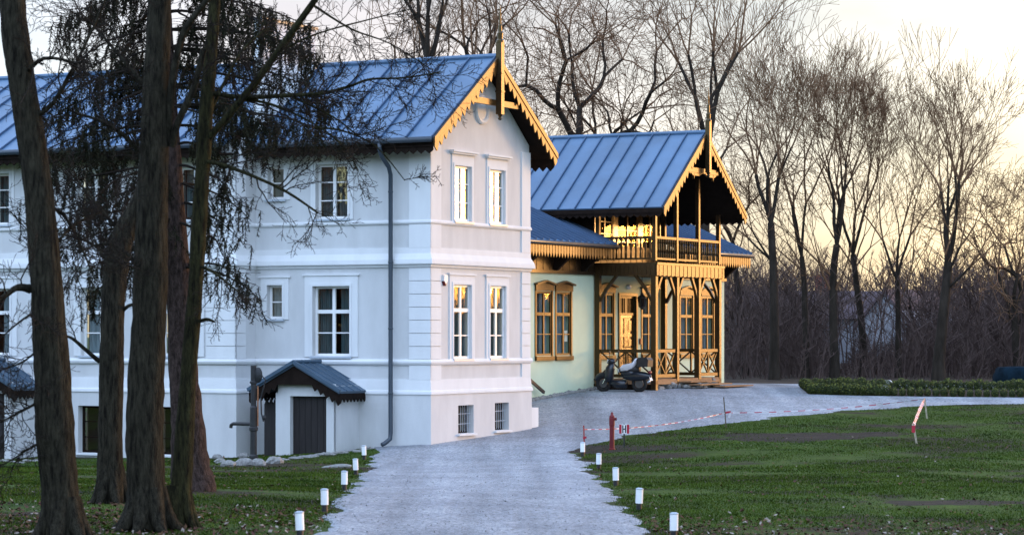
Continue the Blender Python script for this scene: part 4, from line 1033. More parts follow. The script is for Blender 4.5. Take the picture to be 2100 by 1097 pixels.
# stones
def stones():
    rg = random.Random(11)
    proto = []
    for k in range(4):
        mb = MB(); mb.ellipsoid((0,0,.0), (.5,.32,.3), 12, 8, rng=rg, wob=.13); o = mb.build('field_stone', M['gravelstone'], smooth=False); proto.append(o)
    used = set()
    def put(p, s, k, lab, grp):
        src = proto[k]
        if k in used: o = src.copy(); col.objects.link(o)
        else: o = src; used.add(k)
        o.location = p; o.scale = s; o.rotation_euler = (rg.uniform(-.2,.2), rg.uniform(-.2,.2), rg.uniform(-.5,.5)); tag(o, lab, 'stone', grp)
    ring = [(452,950,.42),(468,956,.5),(500,954,.62),(530,954,.55),(562,950,.62),(447,941,.4),(470,937,.45),(500,938,.4)]
    for i, (x, y, s) in enumerate(ring):
        g = pg(x, y); put(g+Vector((0,0,.04)), (s*.75,s*.8,s*.75), i % 4, 'rough pale field stone ringing the foot of the hand pump', 'stones ringing the pump')
    for i in range(17):
        x = 575+i*11.5; y = 943-i*1.35+rg.uniform(-2,2); g = pg(x, y); s = rg.uniform(.22,.42)
        put(g+Vector((0,0,.0)), (s,s,s*.5), i % 4, 'flat pale edging stone in the grass row by the cellar porch', 'edging stones by the cellar porch')
    for i in range(9):
        x = 8+i*17; y = 948+rg.uniform(-3,3); g = pg(x, y); s = rg.uniform(.25,.4)
        put(g, (s,s,s*.5), i % 4, 'flat pale stone along the villa wall behind the leftmost trunk', 'stones along the villa wall')
    g = pg(680,962); put(pg(690,958), (.7,.3,.25), 1, 'long grey stone lying in the grass left of the second path light', 'loose stones on the grass')
stones()

# ------------------------------------------------------------------ flower bed
def leaf_blob(mb, c, r, n, rg, s=.03, squash=1.0):
    for _ in range(n):
        while True:
            d = Vector((rg.uniform(-1,1), rg.uniform(-1,1), rg.uniform(-1,1)))
            if .15 < d.length < 1: break
        rr = d.length**.35; d = d.normalized()*rr
        p = Vector(c)+Vector((d.x*r[0], d.y*r[1], d.z*r[2]))
        nrm = (d+Vector((rg.uniform(-.8,.8), rg.uniform(-.8,.8), rg.uniform(-.4,.9)))).normalized()
        x = nrm.orthogonal().normalized(); x.rotate(Matrix.Rotation(rg.uniform(0,6.28), 3, nrm)); y = nrm.cross(x)
        k = s*rg.uniform(.6,1.3)
        mb.add([p-x*k, p+y*k*.55, p+x*k, p-y*k*.55], [(0,1,2,3)])
def flower_bed():
    rg = random.Random(21)
    f0, f1 = pg(1664,809), pg(2160,816); 
    k0, k1 = Vector((f0.x+.2, f0.y+4.6, 0)), Vector((f1.x+1.5, f1.y+5.2, 0))
    # soil sheet
    n = 24; m = 10; V = []; Fc = []
    for j in range(m+1):
        for i in range(n+1):
            p = f0.lerp(f1, i/n).lerp(k0.lerp(k1, i/n), j/m); edge = (j in (0,m)) or i == 0
            V.append((p.x, p.y-.15, gz(p.x, p.y)+(.0 if edge else .06)))
    for j in range(m):
        for i in range(n): o = j*(n+1)+i; Fc.append((o,o+1,o+n+2,o+n+1))
    mb = MB(); mb.add(V, Fc); tag(mb.build('flower_bed_soil', M['soil'], smooth=True, recalc=False), kind='structure')
    protos = []
    for k in range(3):
        mb = MB(); leaf_blob(mb, (0,0,.2), (.17,.17,.21), 900, rg, .026); mb.m = [1 if (mb.v[f_[0]][2] > .30 and rg.random() < .42) or rg.random() < .06 else 0 for f_ in mb.f]
        for i in range(5): mb.tube([(rg.uniform(-.05,.05),rg.uniform(-.05,.05),-.03),(rg.uniform(-.1,.1),rg.uniform(-.1,.1),.25)], .008, 4)
        protos.append(mb.build('box_shrub', [M['boxleaf'], M['boxtip']], recalc=False))
    used = set()
    def put(p, s, lab, grp, sz=1):
        k = rg.randrange(3)
        if k in used: o = protos[k].copy(); col.objects.link(o)
        else: o = protos[k]; used.add(k)
        o.location = (p.x, p.y, gz(p.x, p.y)+.0); o.scale = (s,s,s*sz); o.rotation_euler = (0,0,rg.uniform(0,6)); tag(o, lab, 'shrub', grp)
    L_ = (f1-f0).length; nfull = int(L_*.34/.19)
    for i in range(nfull): put(f0.lerp(f1, .34*i/nfull)+Vector((0,rg.uniform(-.03,.06),0)), rg.uniform(.95,1.08), 'clipped box shrub in the solid hedge at the front left of the flower bed', 'box shrubs of the solid front hedge', 1.0)
    for i in range(19): put(f0.lerp(f1, .345+.66*i/19)+Vector((0,rg.uniform(-.05,.08),0)), rg.uniform(.66,.84), 'small round box shrub standing in the spaced front row of the flower bed', 'round box shrubs in the front row')
    for i in range(40): put(k0.lerp(k1, i/40)+Vector((0,rg.uniform(-.08,.08),0)), rg.uniform(.8,1.1), 'box shrub in the back row of the flower bed, below the dark thicket', 'box shrubs in the back row')
    for i in range(10): put(f0.lerp(k0, (i+.6)/11), rg.uniform(.85,1.0), 'box shrub in the short left end row of the flower bed', 'box shrubs in the end row')
    # pale lumps among the shrubs
    for px, py, s, lab in ((1815,797,.13,'white round stone beside the front box shrubs, lower of a pair'),(1822,790,.17,'larger upright white stone among the box shrubs'),(1972,789,.09,'small white stone in the right part of the flower bed')):
        g = pg(px, py+9); mb = MB(); mb.ellipsoid((0,0,s*.8), (s,s*.7,s*.9), 10, 7, rng=rg, wob=.1); o = mb.build('white_stone', M['signwhite'], smooth=True, loc=(g.x, g.y, g.z+.05)); tag(o, lab, 'stone', 'white stones in the flower bed')
flower_bed()

# ------------------------------------------------------------------ covered pile beyond the bed
def covered_pile():
    Y = 103; c = pxw(2092,790,Y); z = gz(c.x, c.y); rg = random.Random(31); mb = MB(); n, m = 22, 9
    for i in range(m+1):
        t = i/m; r = 1.02-.28*t**2.2; h = (.62*(t/.8)**.8 if t < .8 else .62+.05*(t-.8)/.2)
        if i == m: r = .35
        for k in range(n):
            a = 2*math.pi*k/n; ca, sa = math.cos(a), math.sin(a); q = (abs(ca)**4+abs(sa)**4)**-.25; w_ = 1+.035*math.sin(7*a+i)+rg.uniform(-.015,.015)
            mb.v.append((r*ca*q*w_, .7*r*sa*q*w_, h+rg.uniform(-.012,.012)))
    for i in range(m):
        for k in range(n): mb.f.append((i*n+k, i*n+(k+1) % n, (i+1)*n+(k+1) % n, (i+1)*n+k)); mb.m.append(0)
    mb.f.append(tuple(m*n+k for k in range(n))); mb.m.append(0)
    o = mb.build('covered_pile', M['carpaint'], smooth=True, loc=(c.x, c.y, z-.02)); tag(o, 'low dark blue covered pile under the trees past the right end of the flower bed', 'covered pile')
covered_pile()
# ------------------------------------------------------------------ barn far behind the trees
def barn():
    Y = 165; c = pxw(1815,735,Y); 
    t = empty('far_barn', (c.x, c.y, .9), rad(0), 'grey barn with pale gable end and dark roof far behind the bare trees', 'barn')
    k = Y/F; zt = EYE+(687-592)*k-.9; ze = EYE+(687-655)*k-.9
    hw = 62*k
    # gable faces the camera, ridge runs away to the left
    rot = rad(-28)
    def R(x, y, z): return (x*math.cos(rot)-y*math.sin(rot), x*math.sin(rot)+y*math.cos(rot), z)
    f = lambda u, z, d: R(u, d, z)
    mb = MB(); mb.prism([(-hw,-1.5),(hw*1.1,-1.5),(hw*1.1,ze-.6),(0,zt-.1),(-hw,ze-.2)], f, 0, 9)
    mb.build('wall', M['barnwall'], t)
    mb = MB()
    for s_, e in ((-1,ze-.45),(1.12,ze-.95)):
        L_ = [(s_*hw*1.08,e),(0,zt),(0,zt-.2),(s_*hw*1.08,e-.2)]
        mb.prism(L_, f, -.25, 9.3)
    rf = mb.build('roof', M['barnroof'], t)
    mb = MB(); mb.box(-8.2,8.2,8.0,15,-1.5,ze+.2); mb.build('wall', M['barnwall'], t)
    mb = MB(); mb.prism([(7.4,ze+.1),(11.5,zt+.05),(15.6,ze+.1)], lambda u, z, d: (d, u, z), -8.4, 4); rf2 = mb.build('roof', M['barnroof'], t)
    cx = (1733-1815)*k; mb = MB(); mb.box(cx-.5,cx+.5,11.2,12,zt-.5,zt+.95); mb.box(cx-.56,cx+.56,11.14,12.06,zt+.95,zt+1.08); mb.build('chimney', M['brick'], rf2)
barn()

# ------------------------------------------------------------------ trees
def rot_about(v, ax, a): v = v.copy(); v.rotate(Matrix.Rotation(a, 3, ax)); return v
def grow(tr, br, p, d, r, L, lev, rg, P):
    """recursive bare-branch generator: trunk-like levels go to tr, the rest to br"""
    n = P['seg'][lev]; pts = [p.copy()]; rs = [r]; q = p.copy(); dd = d.copy(); r_end = max(P['rmin'], r*P['taper'][lev])
    for i in range(n):
        j = P['wig'][lev]
        dd = (dd+Vector((rg.gauss(0,j), rg.gauss(0,j), rg.gauss(0,j)))+Vector((0,0,P['up'][lev]))).normalized()
        q = q+dd*(L/n); pts.append(q.copy()); rs.append(r+(r_end-r)*(i+1)/n)
    sides = (9,6,4,3,3,3)[lev]
    (tr if lev <= 1 else br).tube(pts, rs, sides, cap=False)
    if lev >= P['maxlev']: return
    nc = P['kids'][lev]; t0 = P['start'][lev]
    base_az = rg.uniform(0, 6.28)
    for c in range(nc):
        t = t0+(1-t0)*((c+rg.random()*.8)/nc); t = min(t, .999); k = int(t*n); ft = t*n-k
        pp = pts[k].lerp(pts[k+1], ft); rr = rs[k]+(rs[k+1]-rs[k])*ft
        ax0 = (pts[k+1]-pts[k]).normalized(); az = base_az+c*2.4+rg.uniform(-.5,.5)
        side = rot_about(ax0.orthogonal().normalized(), ax0, az); ang = P['ang'][lev]*rg.uniform(.7,1.25)
        nd = (ax0*math.cos(ang)+side*math.sin(ang)).normalized()
        cl = L*P['len'][lev]*rg.uniform(.65,1.2)*(1-.45*(t-t0)/(1-t0+1e-6) if lev > 0 or P.get('cone') else 1)
        grow(tr, br, pp, nd, min(rr*.85, max(P['rmin'], rr*P['rad'][lev])), cl, lev+1, rg, P)
    # leader carries on as a fork
    if P.get('fork', {}).get(lev):
        for s_ in range(P['fork'][lev]):
            ax0 = (pts[-1]-pts[-2]).normalized(); side = rot_about(ax0.orthogonal().normalized(), ax0, base_az+s_*2*math.pi/P['fork'][lev]+rg.uniform(-.3,.3)); ang = P['fang']*rg.uniform(.6,1.2)
            grow(tr, br, pts[-1], (ax0*math.cos(ang)+side*math.sin(ang)).normalized(), r_end*.8, L*P['flen']*rg.uniform(.8,1.1), lev+1, rg, P)
def fork_tree(tr, br, p, d, r, L, dep, rg, P):
    """a branch that wanders, then splits; side shoots fill the crown"""
    n = 4 if dep < 3 else (3 if dep < 6 else 2)
    pts = [p.copy()]; rs = [r]; dd = d.copy(); q = p.copy(); r1 = max(P['rmin'], r*.80)
    for i in range(n):
        j = P['wig']*(1+.12*dep); dd = (dd+Vector((rg.gauss(0,j), rg.gauss(0,j), rg.gauss(0,j)+P['up']))).normalized()
        q = q+dd*(L/n); pts.append(q.copy()); rs.append(r+(r1-r)*(i+1)/n)
    (tr if r > .05 else br).tube(pts, rs, 7 if r > .08 else (5 if r > .03 else 3), cap=False)
    if dep >= P['dep']: return
    def turn(v, ang):
        ax = rot_about(v.orthogonal().normalized(), v, rg.uniform(0, 6.283)); return (v*math.cos(ang)+ax*math.sin(ang)).normalized()
    k = 2 if rg.random() < P['two'] else 3
    az0 = rg.uniform(0, 6.283); side = dd.orthogonal().normalized()
    for c in range(k):
        s_ = rot_about(side, dd, az0+c*2*math.pi/k+rg.uniform(-.4,.4)); a = P['ang']*rg.uniform(.55,1.25)*(1.0 if c else .7)
        nd = (dd*math.cos(a)+s_*math.sin(a)).normalized()
        fork_tree(tr, br, q, nd, max(P['rmin'], r1*(.80 if k == 2 else .68)*rg.uniform(.85,1.1)), L*P['dec']*rg.uniform(.78,1.15), dep+1, rg, P)
    for _ in range(P['side'] if dep >= 1 else 0):
        if rg.random() < .45:
            t = rg.uniform(.25,.95)*(n-.001); i = int(t); e = turn((pts[i+1]-pts[i]).normalized(), rg.uniform(.6,1.1))
            fork_tree(tr, br, pts[i].lerp(pts[i+1], t-i), e, max(P['rmin'], r1*.38), L*.55*rg.uniform(.6,1.1), max(dep+2, P['dep']-3), rg, P)
PARK = dict(wig=.055, up=.045, ang=.36, dec=.83, two=.80, dep=8, side=1, rmin=.0085)
OAK = dict(wig=.13, up=.012, ang=.60, dec=.84, two=.80, dep=8, side=1, rmin=.0095)
def bare_tree(name, px, Y, wpx, hpx, lean, P, seed, lab, trunk_frac):
    rg = random.Random(seed); x = (px-HX)/F*Y; z = gz(x, Y)-.15
    H = hpx*Y/F; r = wpx/2*Y/F; tl = H*trunk_frac
    t = empty('bare_tree', (x, Y, z), 0, lab, 'tree', 'bare trees behind the houses')
    tr, br = MB(), MB(); d = Vector((lean, rg.uniform(-.04,.04), 1)).normalized(); pts = [Vector((0,0,-.2)), Vector((0,0,.3)), Vector((0,0,.9))]; rs = [r*1.8, r*1.4, r*1.15]
    n = 7
    for i in range(n):
        d = (d+Vector((rg.gauss(0,.03), rg.gauss(0,.03), .02))).normalized(); pts.append(pts[-1]+d*(tl-.9)/n); rs.append(r*(1.1-.3*(i+1)/n))
    tr.tube(pts, rs, 10, cap=False)
    Lc = (H-tl)/3.6
    k = P.get('main', 3); az = rg.uniform(0, 6.28)
    for c in range(k):
        s_ = Vector((math.cos(az+c*6.283/k), math.sin(az+c*6.283/k), 0)); a = P['ang']*rg.uniform(.5,1.2)
        fork_tree(tr, br, pts[-1], (d*math.cos(a)+s_*math.sin(a)).normalized(), rs[-1]*.62, Lc*rg.uniform(.9,1.15), 1, rg, P)
    for c in range(3):      # lower limbs off the trunk
        i = 3+int(rg.uniform(.45,.95)*n); e = Vector((rg.uniform(-1,1), rg.uniform(-.6,.6), .8)).normalized(); fork_tree(tr, br, pts[min(i, len(pts)-2)], e, rs[-1]*.35, Lc*.75, 3, rg, P)
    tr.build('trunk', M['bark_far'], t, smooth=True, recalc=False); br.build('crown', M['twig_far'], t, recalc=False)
    return t
TREES = [
 (868,100,24,1000,.00,PARK,1,'bare tree with a thick dark trunk rising behind the left part of the villa ridge',.66),
 (940,104,17,960,.04,PARK,2,'bare tree with a straight trunk behind the villa roof, just left of the gable finial',.62),
 (1003,108,18,980,.05,OAK,3,'bare spreading tree right behind the villa gable finial',.60),
 (770,106,14,900,-.03,PARK,15,'thin bare tree behind the villa roof nearest the spruce',.5),
 (1105,112,30,900,.20,OAK,4,'big gnarled oak leaning right between the villa gable and the porch house roof',.52),
 (1205,116,20,780,.06,OAK,5,'crooked bare oak behind the middle of the porch house roof',.52),
 (1305,118,17,680,-.05,OAK,6,'low spreading bare oak behind the right part of the porch house roof',.55),
 (1434,106,23,860,.00,PARK,7,'tall broad crowned bare tree behind the porch gable',.56),
 (1530,120,13,560,-.06,OAK,16,'crooked bare tree just right of the porch gable',.5),
 (1588,109,18,690,-.02,PARK,8,'tall bare tree with a straight mossy trunk, first right of the porch house',.48),
 (1652,113,13,610,.02,PARK,9,'slender bare tree left of the flower bed end',.42),
 (1712,112,17,615,-.01,PARK,10,'bare tree with a dark straight trunk above the left end of the flower bed',.46),
 (1772,116,14,590,.01,PARK,11,'bare tree with evenly fanned limbs in front of the barn chimney',.44),
 (1842,114,12,520,.02,PARK,12,'thin bare tree with many upright stems in front of the barn gable',.40),
 (1925,108,22,600,.10,PARK,13,'bare tree with a leaning trunk and wide fan of limbs right of the barn',.42),
 (2085,112,18,440,-.05,OAK,14,'low branching bare tree at the far right above the covered pile',.34),
]
for (px, Y, wpx, hpx, lean, P, seed, lab, tf) in TREES: bare_tree('bare_tree', px, Y, wpx, hpx, lean, P, seed, lab, tf)

def far_wood():
    rg = random.Random(77)
    # thicket of undergrowth behind the gravel
    mb = MB()
    def stem(x, Y, h, r, lean=.25, kids=3):
        z = gz(x, Y)-.05; p = Vector((x, Y, z)); d = Vector((rg.gauss(0,lean), rg.gauss(0,lean), 1)).normalized(); pts = [p]
        for i in range(4): d = (d+Vector((rg.gauss(0,.14), rg.gauss(0,.14), .05))).normalized(); pts.append(pts[-1]+d*h/4)
        mb.tube(pts, [r, r*.85, r*.7, r*.5, r*.3], 3, cap=False)
        for k in range(kids):
            i = rg.randrange(1,4); q = pts[i].lerp(pts[i+1], rg.random()); e = Vector((rg.gauss(0,.8), rg.gauss(0,.8), .75)).normalized(); l = h*rg.uniform(.2,.45)
            m = q+e*l*.5; m2 = m+(e+Vector((rg.gauss(0,.4),rg.gauss(0,.4),.2))).normalized()*l*.5
            mb.tube([q, m, m2], [r*.5, r*.4, r*.25], 3, cap=False)
            for k2 in range(2):
                e2 = (e+Vector((rg.gauss(0,.6),rg.gauss(0,.6),.3))).normalized(); mb.tube([m, m+e2*l*.4], [r*.3, r*.2], 3, cap=False)
    for i in range(2600):
        Y = rg.uniform(110,150); px = rg.uniform(1470,2220); stem((px-HX)/F*Y, Y, rg.uniform(1.2,3.6)*(.8+.35*math.sin(px*.021)+.3*math.sin(px*.057+1))*(.55 if 1700 < px < 1900 else 1), rg.uniform(.012,.03), kids=5)
    for i in range(500):
        Y = rg.uniform(112,150); px = rg.uniform(1470,2220)
        if 1700 < px < 1890 and rg.random() < .8: continue
        stem((px-HX)/F*Y, Y, rg.uniform(3.5,5.5), rg.uniform(.025,.05), .12, kids=8)
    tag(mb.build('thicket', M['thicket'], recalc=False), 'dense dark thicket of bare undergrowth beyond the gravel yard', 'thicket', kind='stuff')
    # distant line of bare trees, carrying on round to the right of the yard
    mb = MB()
    def ftree(x, Y, h, r):
        z = gz(x, Y)-.1; p = Vector((x, Y, z)); pts = [p+Vector((rg.gauss(0,.12)*i, rg.gauss(0,.12)*i, h*i/5)) for i in range(6)]
        mb.tube(pts, [r, r*.9, r*.75, r*.6, r*.4, r*.15], 4, cap=False)
        for k in range(14):
            t = rg.uniform(.3,.95); i = min(4, int(t*5)); q = pts[i].lerp(pts[i+1], t*5-i); l = h*rg.uniform(.12,.3)*(1.2-t)
            e = Vector((rg.gauss(0,.6), rg.gauss(0,.6), .9)).normalized(); m = q+e*l*.5; e2 = (e+Vector((rg.gauss(0,.25),rg.gauss(0,.25),.3))).normalized(); tip = m+e2*l*.6
            mb.tube([q, m, tip], [r*.35, r*.25, r*.12], 3, cap=False)
            for k2 in range(4):
                s_ = q.lerp(tip, rg.uniform(.3,.9)); e3 = (e2+Vector((rg.gauss(0,.6),rg.gauss(0,.6),.3))).normalized(); mb.tube([s_, s_+e3*l*.35], [r*.14, r*.09], 3, cap=False)
    for i in range(520):
        Y = rg.uniform(170,260); px = rg.uniform(1380,2260); ftree((px-HX)/F*Y, Y, rg.uniform(4.5,9.0), rg.uniform(.05,.11))
    for i in range(420):
        az = rad(rg.uniform(12,75)); D = rg.uniform(120,190); ftree(D*math.sin(az), 40+D*math.cos(az), rg.uniform(5,8.5)*(D/150), rg.uniform(.06,.14))
    for i in range(60):
        az = rad(rg.uniform(30,68)); D = rg.uniform(75,110); ftree(D*math.sin(az), 70+D*math.cos(az), rg.uniform(7,9.5), rg.uniform(.1,.2))
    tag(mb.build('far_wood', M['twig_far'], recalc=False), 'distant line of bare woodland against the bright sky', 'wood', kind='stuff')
    # low scrub on the right side that the windows mirror
    mb = MB()
    for i in range(3200):
        az = rad(rg.uniform(13,75)); D = rg.uniform(110,150); x, Y = D*math.sin(az), 40+D*math.cos(az); z = gz(x, Y); h = rg.uniform(2.8,4.6)
        for k in range(4):
            e = Vector((rg.gauss(0,.35), rg.gauss(0,.35), 1)).normalized(); mb.tube([(x,Y,z), tuple(Vector((x,Y,z))+e*h)], [.1,.05], 3, cap=False)
    for i in range(900):  # unseen tall wood behind the camera, added to darken the left windows' reflections
        az = rad(rg.uniform(195,275)); D = rg.uniform(55,80); x, Y = -10+D*math.sin(az), 60+D*math.cos(az); z = gz(x, Y); h = rg.uniform(9,17)
        for k in range(3):
            e = Vector((rg.gauss(0,.12), rg.gauss(0,.12), 1)).normalized(); mb.tube([(x,Y,z), tuple(Vector((x,Y,z))+e*h)], [.22,.06], 3, cap=False)
    tag(mb.build('scrub', M['thicket'], recalc=False), 'low dark scrub on the right and unseen tall wood behind the camera', 'scrub', kind='stuff')
far_wood()

# ------------------------------------------------------------------ foreground trees
TW = dict(seg=(6,5,4,3), taper=(.35,.4,.5,.6), wig=(.16,.18,.2,.2), up=(.02,.02,.02,.0), kids=(7,5,3), start=(.15,.15,.2), ang=(.7,.75,.8), len=(.5,.5,.5), rad=(.5,.55,.6), rmin=.0032, maxlev=2)
def path3(pts, Y, rg=None, dy=0):
    P = [pxw(x, y, Y) for x, y, w_ in pts]
    if dy:
        for i in range(len(P)):
            s_ = 1+dy*i/len(P)/Y; P[i] = Vector((P[i].x*s_, P[i].y*s_, EYE+(P[i].z-EYE)*s_))
    R = [w_/2*Y/F for x, y, w_ in pts]; return P, R
def smooth(P, R, n=3):
    """Catmull-Rom through the points"""
    o, r = [], []
    for i in range(len(P)-1):
        p0, p1, p2, p3 = P[max(0,i-1)], P[i], P[i+1], P[min(len(P)-1,i+2)]
        for k in range(n):
            t = k/n; o.append(.5*((2*p1)+(p2-p0)*t+(2*p0-5*p1+4*p2-p3)*t*t+(3*p1-p0-3*p2+p3)*t**3)); r.append(R[i]+(R[i+1]-R[i])*t)
    o.append(P[-1]); r.append(R[-1]); return o, r
def fg_tree(name, lab, trunk, Y, bark, limbs, seed, twigs=True, grp='trunks in front of the villa', cat='tree'):
    rg = random.Random(seed); P, R = path3(trunk, Y); P, R = smooth(P, R, 5); base = pg(trunk[0][0], trunk[0][1]) if trunk[0][1] < 1098 else P[0]
    b = Vector((P[0].x, P[0].y, gz(P[0].x, P[0].y))); P[0].z = b.z-.3
    t = empty(name, b, 0, lab, cat, grp); t['org'] = tuple(b)
    mb = MB(); mb.tube(P, R, 16, wob=.05, rng=rg, cap=False)
    # root flare
    for k in range(7):
        a = k*.9+rg.uniform(-.25,.25); e = Vector((math.cos(a), math.sin(a), 0)); q = R[0]
        mb.tube([b+e*q*.45+Vector((0,0,.55)), b+e*q*.8+Vector((0,0,.22)), b+e*q*1.25+Vector((0,0,.05)), b+e*q*2.0+Vector((0,0,-.08))], [q*.45, q*.42, q*.30, q*.12], 8, wob=.08, rng=rg, cap=False)
    mb.build('trunk', bark, t, smooth=True, recalc=False)
    tw = MB()
    for L_ in limbs:
        pts, dy = L_[0], L_[1]; dens = L_[2] if len(L_) > 2 else 1
        p, r = path3(pts, Y, dy=dy); p, r = smooth(p, r, 4); lb = MB(); lb.tube(p, r, 7, wob=.06, rng=rg, cap=False); lb.build('limb', bark, t, smooth=True, recalc=False)
        if not twigs: continue
        tot = sum((p[i+1]-p[i]).length for i in range(len(p)-1)); n = int(tot*7.5*dens)
        for k in range(n):
            t_ = rg.uniform(.12,1)*(len(p)-1.001); i = int(t_); q = p[i].lerp(p[i+1], t_-i); ax = (p[i+1]-p[i]).normalized()
            side = rot_about(ax.orthogonal().normalized(), ax, rg.uniform(0,6.28)); a = rg.uniform(.5,1.1); nd = (ax*math.cos(a)+side*math.sin(a)).normalized()
            grow(tw, tw, q, nd, min(r[i]*.5, .011), rg.uniform(.3,.95), 0, rg, TW)
    if tw.v: tw.build('crown', M['twig'], t, recalc=False)
    return t
T1 = [(128,1135,86),(122,1000,76),(112,870,82),(106,750,74),(96,600,66),(87,480,62),(71,330,58),(47,180,57),(30,60,55),(22,-60,52),(14,-220,46)]
T2 = [(303,1120,88),(299,1000,78),(297,900,78),(299,780,76),(306,650,70),(309,540,70),(312,420,64),(317,260,58),(325,60,50),(330,-80,46),(336,-240,36)]
T3 = [(227,1016,60),(226,900,50),(229,750,50),(232,620,48),(239,540,52),(258,470,46),(284,415,32),(300,350,26),(312,200,18),(322,40,14)]
T4 = [(396,1003,100),(391,960,82),(384,860,68),(376,757,60),(362,500,46),(352,300,36),(342,100,28),(335,-80,22),(330,-260,12)]
T5 = [(366,1083,58),(369,1040,46),(378,900,40),(384,797,34),(400,597,31),(409,450,32),(425,200,29),(437,50,25),(446,-80,22),(455,-240,16)]
fg_tree('mossy_tree', 'thick dark leaning trunk standing leftmost in the foreground', T1, 34, M['bark'],
        [([(62,592,20),(35,590,14),(8,608,10),(-40,640,8)],-1), ([(70,640,6),(40,660,4),(5,690,2.5)],-1), ([(60,420,10),(130,440,7),(190,560,3)],1), ([(60,240,14),(110,210,9),(190,60,5),(230,-40,3)],-.5),
         ([(85,820,7),(50,840,5),(10,860,3),(-30,880,2)],-1,1.6),([(45,160,12),(90,120,8),(160,130,4)],-1),([(80,560,9),(140,470,6),(215,430,3)],1),([(95,700,5),(50,740,4),(0,760,2)],.5),([(100,900,5),(60,920,4),(10,950,3),(-30,960,2)],-.5,1.6)], 101)
fg_tree('mossy_tree', 'thickest dark mossy trunk in the centre of the left foreground group', T2, 35.5, M['bark'],
        [([(345,300,16),(352,180,16),(372,80,15),(402,30,13),(450,-30,10)],-.6,.4), ([(352,300,18),(366,250,15),(398,180,15),(418,100,12)],-.4,.3), ([(300,560,10),(230,500,6),(150,520,3)],.6), ([(310,330,12),(230,260,8),(150,230,4)],-.6), ([(318,200,10),(250,120,7),(180,40,4)],.6)], 102)
fg_tree('mossy_tree', 'slimmer straight dark trunk between the leftmost and thickest trunks', T3, 41, M['bark'],
        [([(205,742,10),(170,712,8),(150,695,7),(134,688,4)],-.3,.3), ([(248,640,9),(270,625,7),(290,640,5)],-.3,.2), ([(236,560,8),(190,500,5),(120,480,3)],.5), ([(250,480,8),(200,420,5),(140,350,3)],.5)], 103)
t5 = fg_tree('mossy_tree', 'slender mossy trunk with a sunlit edge, right of the thickest trunk', T5, 36, M['bark_green'],
        [([(422,290,14),(470,235,15),(520,175,15),(566,112,14),(612,48,14),(650,-5,13),(690,-60,10)],-1,.5),
         ([(425,190,10),(500,200,10),(590,196,9),(660,192,8),(715,178,6),(760,163,5),(830,160,4),(905,148,2.5)],-.6,1.0),
         ([(412,330,10),(455,338,9),(520,362,7),(590,395,6),(652,437,4)],-.8,.8),
         ([(500,203,7),(560,216,6),(640,252,4),(705,300,3),(735,350,2)],-.4,.9),
         ([(600,200,6),(680,238,4),(738,282,2.5)],-.4,.9),
         ([(640,262,5),(700,268,4),(770,300,3),(830,370,2)],-.6,.6),
         ([(395,540,8),(440,560,5),(490,600,3)],-.5,1.0),([(405,660,8),(425,655,8),(440,660,4)],-.2,.2),([(430,230,8),(470,150,6),(500,100,5),(545,60,4)],.6,.7),
         ([(560,112,6),(650,70,4),(760,40,3),(840,20,2)],-.5,.9),([(640,10,6),(720,60,4),(800,90,3),(880,140,2)],-.3,.8)], 104)
